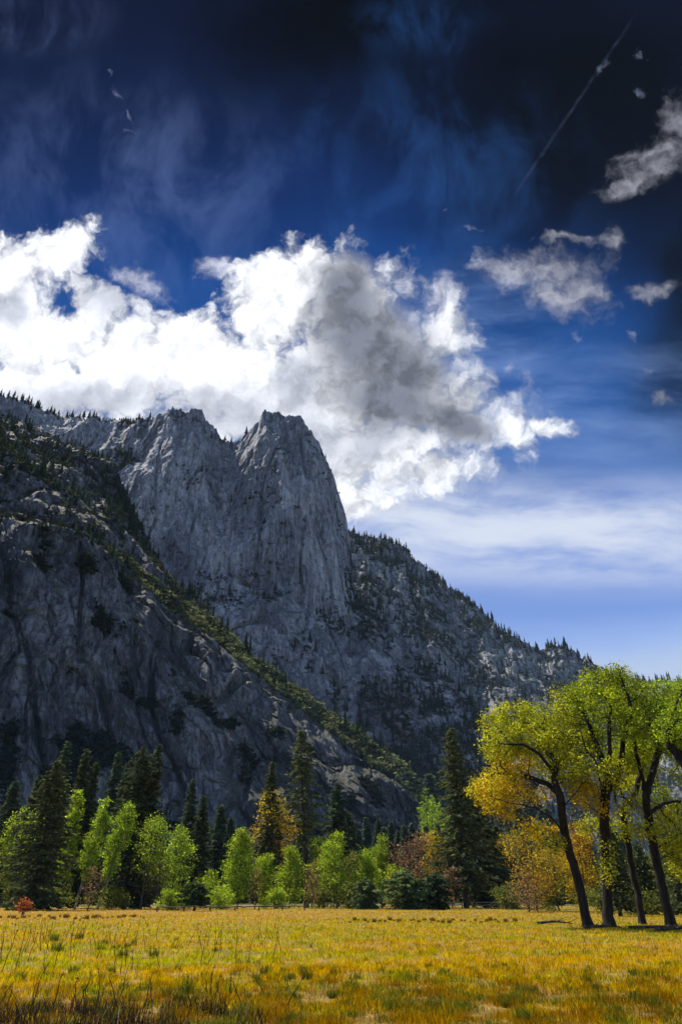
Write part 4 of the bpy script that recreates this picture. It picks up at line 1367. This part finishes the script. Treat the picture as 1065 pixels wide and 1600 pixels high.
broad = [
    # px, r, top, half, low, pal, lean, shape, label, extra
    (12, 140, 1258, 24, .08, OL, 0, 'round', 'olive leafy tree at the left edge below the conifers', dict(pal2=YG)),
    (94, 145, 1234, 15, .10, YG, 0, 'column', 'narrow yellow-green birch right of the broad olive conifer', {}),
    (118, 130, 1247, 17, .22, BG, 0.16, 'column', 'pale-stemmed aspen leaning right, left one of a bright pair', dict(bark=M_PALEBARK)),
    (152, 132, 1252, 19, .24, BG, 0.20, 'column', 'bright aspen leaning right, in front of the round-topped conifer', dict(bark=M_PALEBARK)),
    (220, 126, 1272, 28, .28, OL, 0.04, 'round', 'dark-stemmed tree with thin olive leaves and bare low limbs on the left', dict(pal2=BG, per=8)),
    (268, 140, 1292, 27, .08, BG, 0, 'round', 'bright green round tree below the pointed twin conifers', {}),
    (313, 138, 1362, 26, .05, YG, 0, 'bush', 'low yellow-green tree beside the young dark pine', {}),
    (371, 132, 1298, 31, .07, BG, 0, 'cone', 'tall lit lime-green tree with a cone-shaped crown and three thin stems', dict(stems=3, pal2=YG, natt=620)),
    (412, 140, 1336, 20, .08, YG, 0, 'column', 'slim lime-green tree right of the cone-shaped one', {}),
    (452, 142, 1322, 26, .08, YG, 0, 'cone', 'yellow-green tree just left of the bare pine trunk', {}),
    (498, 146, 1312, 24, .08, OL, 0, 'round', 'dull olive tree right of the bare pine trunk', dict(pal2=YG)),
    (526, 138, 1302, 28, .10, YG, 0, 'round', 'yellow-green tree in front of the conifer with drooping tiers', {}),
    (574, 142, 1328, 22, .05, BG, 0, 'column', 'vivid green tree behind the small blue-green young conifer', {}),
    (597, 146, 1307, 20, .05, YG, 0, 'column', 'upright lemon-green tree left of the brown leafless tree', {}),
    (616, 134, 1352, 22, .05, GO, 0, 'bush', 'yellow bush at the left foot of the brown leafless tree', dict(pal2=YG)),
    (648, 142, 1302, 38, .15, BR, 0, 'round', 'brown nearly leafless tree with a rounded twiggy crown', dict(per=5, natt=600)),
    (690, 150, 1298, 24, .05, OL, 0, 'round', 'pale olive tree tucked behind the left side of the huge conifer', dict(pal2=GO)),
    (430, 178, 1236, 36, .35, OR, 0, 'round', 'orange-leaved tree high between the conifer and the tallest pine', dict(pal2=GO)),
    (838, 112, 1282, 42, .10, OR, 0, 'round', 'orange and green oak under the leaning oak limb', dict(pal2=np.concatenate([OL, OL, GO, OR]), natt=560, per=8)),
    (872, 118, 1325, 34, .05, OL, 0, 'round', 'olive-green tree behind the lower trunk of the leaning oak', dict(pal2=GO)),
    (916, 108, 1285, 28, .08, GO, 0, 'round', 'golden tree between the leaning oak and the central oak', dict(pal2=OR)),
    (1024, 104, 1335, 34, .05, OL, 0, 'round', 'dull green undergrowth tree behind the right oak trunks', {}),
    (825, 106, 1368, 30, .04, BR, 0, 'bush', 'twiggy brown bush at the foot of the orange oak', dict(per=5, stems=3)),
    (790, 128, 1382, 22, .04, OL, 0, 'bush', 'dark olive bush at the end of the pale rail fence', {}),
    (266, 118, 1394, 20, .03, YG, 0, 'bush', 'yellow-green bush right of the dark-stemmed tree', dict(stems=3)),
    (345, 126, 1392, 20, .03, YG, 0, 'bush', 'lime bush at the left foot of the cone-shaped tree', dict(stems=3)),
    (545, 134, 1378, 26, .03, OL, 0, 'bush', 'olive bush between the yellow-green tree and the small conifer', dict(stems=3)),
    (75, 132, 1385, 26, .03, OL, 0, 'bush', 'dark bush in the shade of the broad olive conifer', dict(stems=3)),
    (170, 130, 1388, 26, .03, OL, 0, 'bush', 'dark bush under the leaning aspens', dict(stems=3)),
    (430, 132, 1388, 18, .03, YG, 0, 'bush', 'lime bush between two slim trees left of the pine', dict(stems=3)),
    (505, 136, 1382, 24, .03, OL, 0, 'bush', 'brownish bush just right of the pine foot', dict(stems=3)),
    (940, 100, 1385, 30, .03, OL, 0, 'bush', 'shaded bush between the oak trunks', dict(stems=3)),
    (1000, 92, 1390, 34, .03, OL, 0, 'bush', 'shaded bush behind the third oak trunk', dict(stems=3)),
    (138, 124, 1352, 16, .12, BR, 0.05, 'round', 'thin leafless sapling in front of the leaning aspens', dict(per=2, natt=260)),
    (246, 132, 1340, 18, .15, BR, -0.03, 'round', 'bare grey-brown sapling between the dark-stemmed tree and the bright round tree', dict(per=2, natt=260)),
    (398, 128, 1356, 14, .12, BR, 0.04, 'column', 'bare sapling at the right foot of the cone-shaped tree', dict(per=2, natt=220)),
    (487, 132, 1345, 15, .12, BR, 0, 'column', 'leafless sapling close to the right of the leaning pine trunk', dict(per=2, natt=220)),
    (552, 150, 1330, 20, .10, OL, 0.03, 'round', 'thin olive tree behind the olive bush, left of the vivid green tree', dict(per=6)),
    (706, 132, 1352, 18, .08, BR, 0, 'round', 'twiggy sapling in front of the left side of the huge conifer', dict(per=2, natt=240)),
    (1062, 94, 1380, 34, .03, OL, 0, 'bush', 'shaded bush at the right edge behind the last oak', dict(stems=3)),
]
for k, (px, r, top, half, low, pal, ln, shp, lb, ex) in enumerate(broad):
    nm = 'bush' if shp == 'bush' else 'broadleaf_tree'
    if shp == 'bush':
        ex = dict(natt=170, per=12, **{a: b for a, b in ex.items() if a not in ('natt', 'per')}) if 'per' not in ex else dict(natt=170, **ex)
    broadleaf(px, r, top, lb, 600 + k, half, low, pal, nm, 'bush' if shp == 'bush' else 'tree', ln, shape=shp, **ex)
# sunlit broadleaf trees on the slope past the end of the dark buttress
g2 = np.random.default_rng(5)
for k, (px, top) in enumerate(((672, 1232), (684, 1244), (694, 1256), (680, 1268), (704, 1272), (690, 1285), (716, 1290))):
    r = 560 + 12 * k
    broadleaf(px, 480 + 8 * k, top, 'sunlit fresh green tree on the slope past the end of the dark buttress', 700 + k, 14, .3, BG, 'slope_tree', 'tree', 0, natt=220, per=9, group='sunlit trees past the dark buttress', shape='round')
# the little red bush out in the grass
broadleaf(38, 92, 1406, 'small rust-red bush alone in the grass at the left', 720, 7, .25, np.array([(0.22, 0.06, 0.02), (0.28, 0.09, 0.03), (0.15, 0.045, 0.02)]), 'bush', 'bush', 0, natt=90, per=8, shape='round')


# ---------------------------------------------------------------- the oaks
def oak(label, r, limbs, blobs_, seed, r_root, natt=1500, per=17):
    """limbs: lists of (px, py, depth offset); blobs: (px, py, radius x, radius y, depth offset, palette)."""
    g = np.random.default_rng(seed)
    W = lambda px, py, dz: at(px, py, r + dz)
    b = W(*limbs[0][0]); b[2] = float(gz(b[0], b[1])[0])
    base = Vector(b)
    root = thing('oak_tree', label, 'oak', base)
    paths = []
    for i, lb in enumerate(limbs):
        pts = [W(q[0], q[1], q[2] - 1.9 * min(1.0, max(0.0, (1330 - q[1]) / 80.0))) - b for q in lb]
        if i == 0: pts[0] = np.array([0, 0, -0.15])
        paths.append(pts)
    k = r / F * 0.90
    wt = np.array([q[2] * q[3] * (0.5 * (q[2] + q[3])) ** 0.5 for q in blobs_]); wt /= wt.sum()
    att, cl = [], []
    ids = g.choice(len(blobs_), natt, p=wt)
    for i in ids:
        px, py, rx, ry, dz, pal = blobs_[i]
        v = g.normal(size=3); v /= np.linalg.norm(v); v *= g.uniform(0.2, 1) ** 0.42
        c = W(px, py, dz) - b
        v *= 1.04 + 0.16 * abs(g.normal())
        att.append(c + v * np.array([rx * k, (rx + ry) / 2 * k * 1.1, ry * k]))
        cl.append(pal[g.integers(0, len(pal))])
    att = np.array(att); cl = np.array(cl)
    P, par = colonize(paths, att, 0.42, 0.55, g, 0.05)
    V, Q, _ = wood_mesh(P, par, r_root, 0.016, 10, 2.55, 1.7)
    mk('trunk', V, quads=Q, mat=M_OAKBARK, smooth=True, parent=root)
    V, Q, cc = leafage(att, cl, per, 0.25, 0.088, g)
    mk('crown', V, quads=Q, mat=M_LEAF, tint=cc, parent=root)


OY = np.array([(0.25, 0.265, 0.014), (0.32, 0.32, 0.02), (0.18, 0.20, 0.012)])
OO = np.array([(0.36, 0.25, 0.012), (0.42, 0.27, 0.016), (0.30, 0.25, 0.012), (0.26, 0.25, 0.014)])
OG = np.array([(0.20, 0.245, 0.012), (0.26, 0.30, 0.016), (0.14, 0.175, 0.010)])
OGG = np.array([(0.16, 0.22, 0.014), (0.21, 0.27, 0.02), (0.11, 0.155, 0.012)])

oak('oak leaning left with orange and yellow leaves, leftmost of the big oaks', 54, [
    [(919, 1447, 0), (903, 1379, 0), (888, 1328, 0), (880, 1290, 0), (876, 1252, 0), (863, 1206, 0), (842, 1178, -1), (817, 1163, -1.5), (787, 1163, -2)],
    [(882, 1300, 0), (860, 1277, -1), (837, 1262, -2), (812, 1257, -2.5)],
    [(874, 1245, 0), (853, 1224, 1), (825, 1214, 1.5), (787, 1209, 2)],
    [(866, 1212, 0), (868, 1190, 0.5), (855, 1170, 1), (848, 1140, 1)],
    [(878, 1262, 0), (898, 1240, -1), (908, 1225, -1)],
    [(898, 1391, 0), (886, 1396, -.6), (877, 1407, -1), (866, 1409, -1)],
    [(885, 1320, 0), (866, 1328, 1), (852, 1322, 1.5), (838, 1330, 2)],
], [
    (775, 1133, 24, 22, -1, OY), (802, 1118, 30, 22, 0, OY), (838, 1130, 30, 26, 1, OY), (784, 1165, 30, 24, -2, OY), (826, 1153, 34, 24, -2, OY), (868, 1150, 28, 28, 2, OY),
    (803, 1184, 32, 24, 0, OO), (775, 1222, 30, 20, 1, OO), (800, 1236, 26, 24, -1, OO), (769, 1243, 24, 20, -2, OO), (760, 1232, 20, 16, 0, OO), (785, 1270, 20, 10, -1, OO), (744, 1233, 12, 12, 0, OO),
    (852, 1195, 26, 20, 2, OY), (884, 1202, 26, 26, -1, OY), (848, 1244, 14, 14, 1, OO), (905, 1228, 20, 18, -1, OO), (850, 1302, 20, 14, 1, OO), (822, 1290, 16, 10, 1, OO), (868, 1316, 14, 10, -1, OY)], 801, 0.29, 1500)

oak('tallest oak with thick upright trunk, second of the big oaks from the left', 56, [
    [(950, 1447, 0), (947, 1377, 0), (944, 1310, 0), (943, 1267, 0), (946, 1235, 0), (952, 1174, 0), (951, 1141, 0), (953, 1100, 0)],
    [(944, 1262, 0), (936, 1220, -1), (930, 1190, -1.5), (914, 1170, -2), (905, 1140, -2)],
    [(946, 1240, 0), (962, 1225, 1), (968, 1190, 1), (976, 1144, 1.5), (985, 1110, 1)],
    [(948, 1215, 0), (938, 1180, 1.5), (925, 1150, 2), (915, 1120, 2)],
    [(943, 1275, 0), (925, 1262, -1.5), (910, 1250, -2)],
    [(944, 1285, 0), (955, 1255, -1.5), (966, 1235, -2)],
], [
    (965, 1052, 18, 14, 0, OG), (936, 1066, 28, 24, 0, OG), (970, 1076, 30, 24, 1, OG), (910, 1085, 24, 24, -1, OG), (884, 1100, 22, 24, 0, OY), (882, 1136, 22, 26, 1, OY), (914, 1130, 28, 26, 2, OG),
    (948, 1104, 30, 26, -2, OG), (978, 1106, 26, 26, 2, OG), (994, 1080, 18, 18, 0, OG), (900, 1166, 28, 22, -1, OY), (935, 1155, 26, 20, 2, OG), (984, 1140, 24, 18, -2, OG),
    (918, 1290, 18, 14, 2, OY), (985, 1262, 14, 12, 1, OY), (968, 1290, 12, 14, 3, OY), (932, 1216, 28, 22, -2, OY), (915, 1244, 20, 16, -1, OO), (962, 1205, 22, 18, -2, OY), (905, 1200, 18, 16, 1, OY), (938, 1262, 20, 10, -2, OO), (947, 1325, 8, 20, -1, OY), (950, 1360, 7, 16, -1, OY)], 802, 0.34, 1500)

oak('slim dark oak stem between the tallest oak and the forked oak', 60, [
    [(1002, 1442, 0), (997, 1400, 0), (990, 1377, 0), (984, 1345, 0), (979, 1310, 0), (972, 1270, 0), (975, 1230, 0), (985, 1190, 0)],
    [(975, 1285, 0), (960, 1255, 2), (955, 1220, 3)],
    [(974, 1262, 0), (992, 1238, 2), (1000, 1210, 2)],
], [
    (990, 1175, 24, 20, 2, OG), (1002, 1200, 22, 18, 3, OY), (966, 1180, 20, 18, 3, OG), (985, 1228, 18, 12, 1, OY), (1005, 1160, 20, 18, 1, OG)], 803, 0.24, 480)

oak('forked oak with a heavy dark trunk, right of the slim stem', 57, [
    [(1048, 1443, 0), (1038, 1410, 0), (1031, 1377, 0), (1020, 1322, 0), (1013, 1281, 0), (1009, 1251, 0), (1002, 1212, 0), (992, 1174, 0), (990, 1150, 0)],
    [(1014, 1284, 0), (992, 1251, -1), (976, 1223, -1.5), (966, 1205, -2)],
    [(1012, 1275, 0), (1024, 1262, 1), (1040, 1255, 2), (1062, 1252, 2.5)],
    [(1007, 1240, 0), (1020, 1200, 1.5), (1030, 1165, 2)],
    [(1016, 1300, 0), (1000, 1292, -2), (990, 1288, -3)],
], [
    (1033, 1090, 30, 24, 2, OGG), (1055, 1112, 28, 26, 0, OGG), (1018, 1132, 28, 22, -1, OG), (1046, 1150, 28, 22, 1, OGG), (1005, 1102, 20, 20, 2, OG), (1070, 1085, 24, 22, 3, OGG), (1072, 1140, 26, 24, 0, OGG),
    (1022, 1172, 22, 14, 2, OG), (1000, 1298, 20, 14, -2, OY), (1040, 1300, 28, 24, 1, OY), (1058, 1270, 20, 16, 2, OY), (990, 1185, 20, 14, -1, OG), (1055, 1330, 18, 12, 1, OY), (1025, 1238, 18, 14, 2, OG), (1058, 1360, 16, 10, 2, OY), (1010, 1255, 14, 10, 1, OY)], 804, 0.31, 1250)

oak('green oak reaching in from beyond the right edge with dark slanting limbs', 52, [
    [(1135, 1450, 0), (1120, 1380, 0), (1105, 1310, 0), (1085, 1260, 0), (1064, 1238, 0), (1042, 1210, -1), (1022, 1192, -1), (1009, 1183, -1)],
    [(1095, 1285, 0), (1090, 1230, 1), (1070, 1195, 1), (1048, 1170, 1), (1040, 1140, 1)],
    [(1098, 1290, 0), (1115, 1230, -1), (1120, 1170, -1)],
], [
    (1060, 1135, 30, 26, -1, OGG), (1085, 1100, 34, 28, 0, OGG), (1110, 1140, 34, 34, 0, OGG), (1050, 1165, 26, 16, 1, OGG), (1085, 1170, 30, 26, 1, OG), (1140, 1190, 36, 30, 0, OG), (1064, 1205, 20, 14, 1, OG), (1120, 1090, 30, 24, 1, OGG)], 805, 0.38, 900)


# ---------------------------------------------------------------- rails and fallen wood
def bar(p, q, r1, r2=None, sides=7, g=None):
    n = 7
    t_ = np.linspace(0, 1, n)[:, None]
    pts = np.asarray(p) * (1 - t_) + np.asarray(q) * t_
    if g is not None:
        pts[1:-1] += g.normal(0, r1 * 0.35, (n - 2, 3))
    V, Q = tube(pts, np.linspace(r1, r2 or r1, n), sides)
    return V, Q


def rail_fence(label, p0, p1, hgt, nposts, mat, seed, rails=(1.0,)):
    g = np.random.default_rng(seed)
    root = thing('rail_fence', label, 'fence', p0)
    a = np.zeros(3); b = np.array(p1 - p0)
    for k in range(nposts):
        t_ = k / (nposts - 1)
        q = a * (1 - t_) + b * t_
        V, Q = bar(q + (0, 0, -.2), q + (g.normal(0, .02), 0, hgt + .04), .10, .09, 8, g)
        mk('post', V, quads=Q, mat=mat, smooth=True, parent=root)
        if k < nposts - 1:
            q2 = a * (1 - (k + 1) / (nposts - 1)) + b * ((k + 1) / (nposts - 1))
            for rl in rails:
                z = hgt * rl
                V, Q = bar(q + (0, -0.14, z + g.normal(0, .02)), q2 + (0, -0.14, z + g.normal(0, .02)), .085, .07, 7, g)
                mk('rail', V, quads=Q, mat=mat, smooth=True, parent=root)


rail_fence('low dark single-rail fence along the meadow edge, left of the middle', spot(246, 106), spot(476, 116), 0.55, 7, M_RAIL, 1)
rail_fence('pale two-rail fence at the foot of the huge conifer', spot(655, 140), spot(812, 140), 0.95, 8, M_PALERAIL, 2, (0.55, 1.0))
rail_fence('pale two-rail fence behind the small young conifer and yellow-green tree', spot(525, 146), spot(562, 146), 0.95, 3, M_PALERAIL, 3, (0.55, 1.0))


def fallen(label, px, r, length, rz, seed, name='fallen_branch'):
    g = np.random.default_rng(seed)
    t_ = np.linspace(0, 1, 9)
    pts = np.stack([(t_ - .5) * length, g.normal(0, .05, 9), 0.10 + 0.16 * np.sin(t_ * 3.1) * g.uniform(.3, 1)], -1)
    V, Q = tube(pts, np.linspace(.11, .03, 9), 7)
    VV, QQ, off = [V], [Q], len(V)
    for k in range(6):
        i = int(g.integers(2, 8)); a = g.uniform(-.9, .9)
        e = pts[i] + np.array([math.cos(a), math.sin(a), g.uniform(.1, .6)]) * g.uniform(.4, 1.1)
        V, Q = bar(pts[i], e, .03, .012, 5, g)
        VV.append(V); QQ.append(Q + off); off += len(V)
    o = mk(name, np.concatenate(VV), quads=np.concatenate(QQ), mat=M_GREYBARK, smooth=True)
    o.location = spot(px, r); o.rotation_euler = (0, 0, rz)
    tag(o, label, 'branch')


fallen('long fallen branch on the grass at the foot of the forked oak', 1030, 53, 4.6, 0.15, 1)
fallen('fallen branch in the shade at the right edge', 1058, 49, 3.0, -0.2, 2)
fallen('thin fallen branch between the leaning and the tallest oak', 936, 52, 2.6, 0.3, 3)
fallen('thin fallen branch in the grass left of the leaning oak', 862, 58, 2.4, -0.1, 4)


# ---------------------------------------------------------------- valley haze
def build_haze():
    m, n, out = new_mat('valley_haze')
    v = n.node('ShaderNodeVolumePrincipled')
    v.inputs['Color'].default_value = (0.55, 0.72, 1.0, 1)
    v.inputs['Density'].default_value = 0.00008
    v.inputs['Anisotropy'].default_value = -0.75
    m.node_tree.links.new(v.outputs[0], out.inputs['Volume'])
    x0, x1, y0, y1, z0, z1 = -4900, 4900, -4900, 4900, -6, 1120
    V = np.array([(x0, y0, z0), (x1, y0, z0), (x1, y1, z0), (x0, y1, z0), (x0, y0, z1), (x1, y0, z1), (x1, y1, z1), (x0, y1, z1)])
    Q = [(0, 3, 2, 1), (4, 5, 6, 7), (0, 1, 5, 4), (1, 2, 6, 5), (2, 3, 7, 6), (3, 0, 4, 7)]
    o = mk('haze', V, quads=Q, mat=m)
    tag(o, 'thin bluish haze filling the valley', 'haze', kind='stuff')


build_haze()
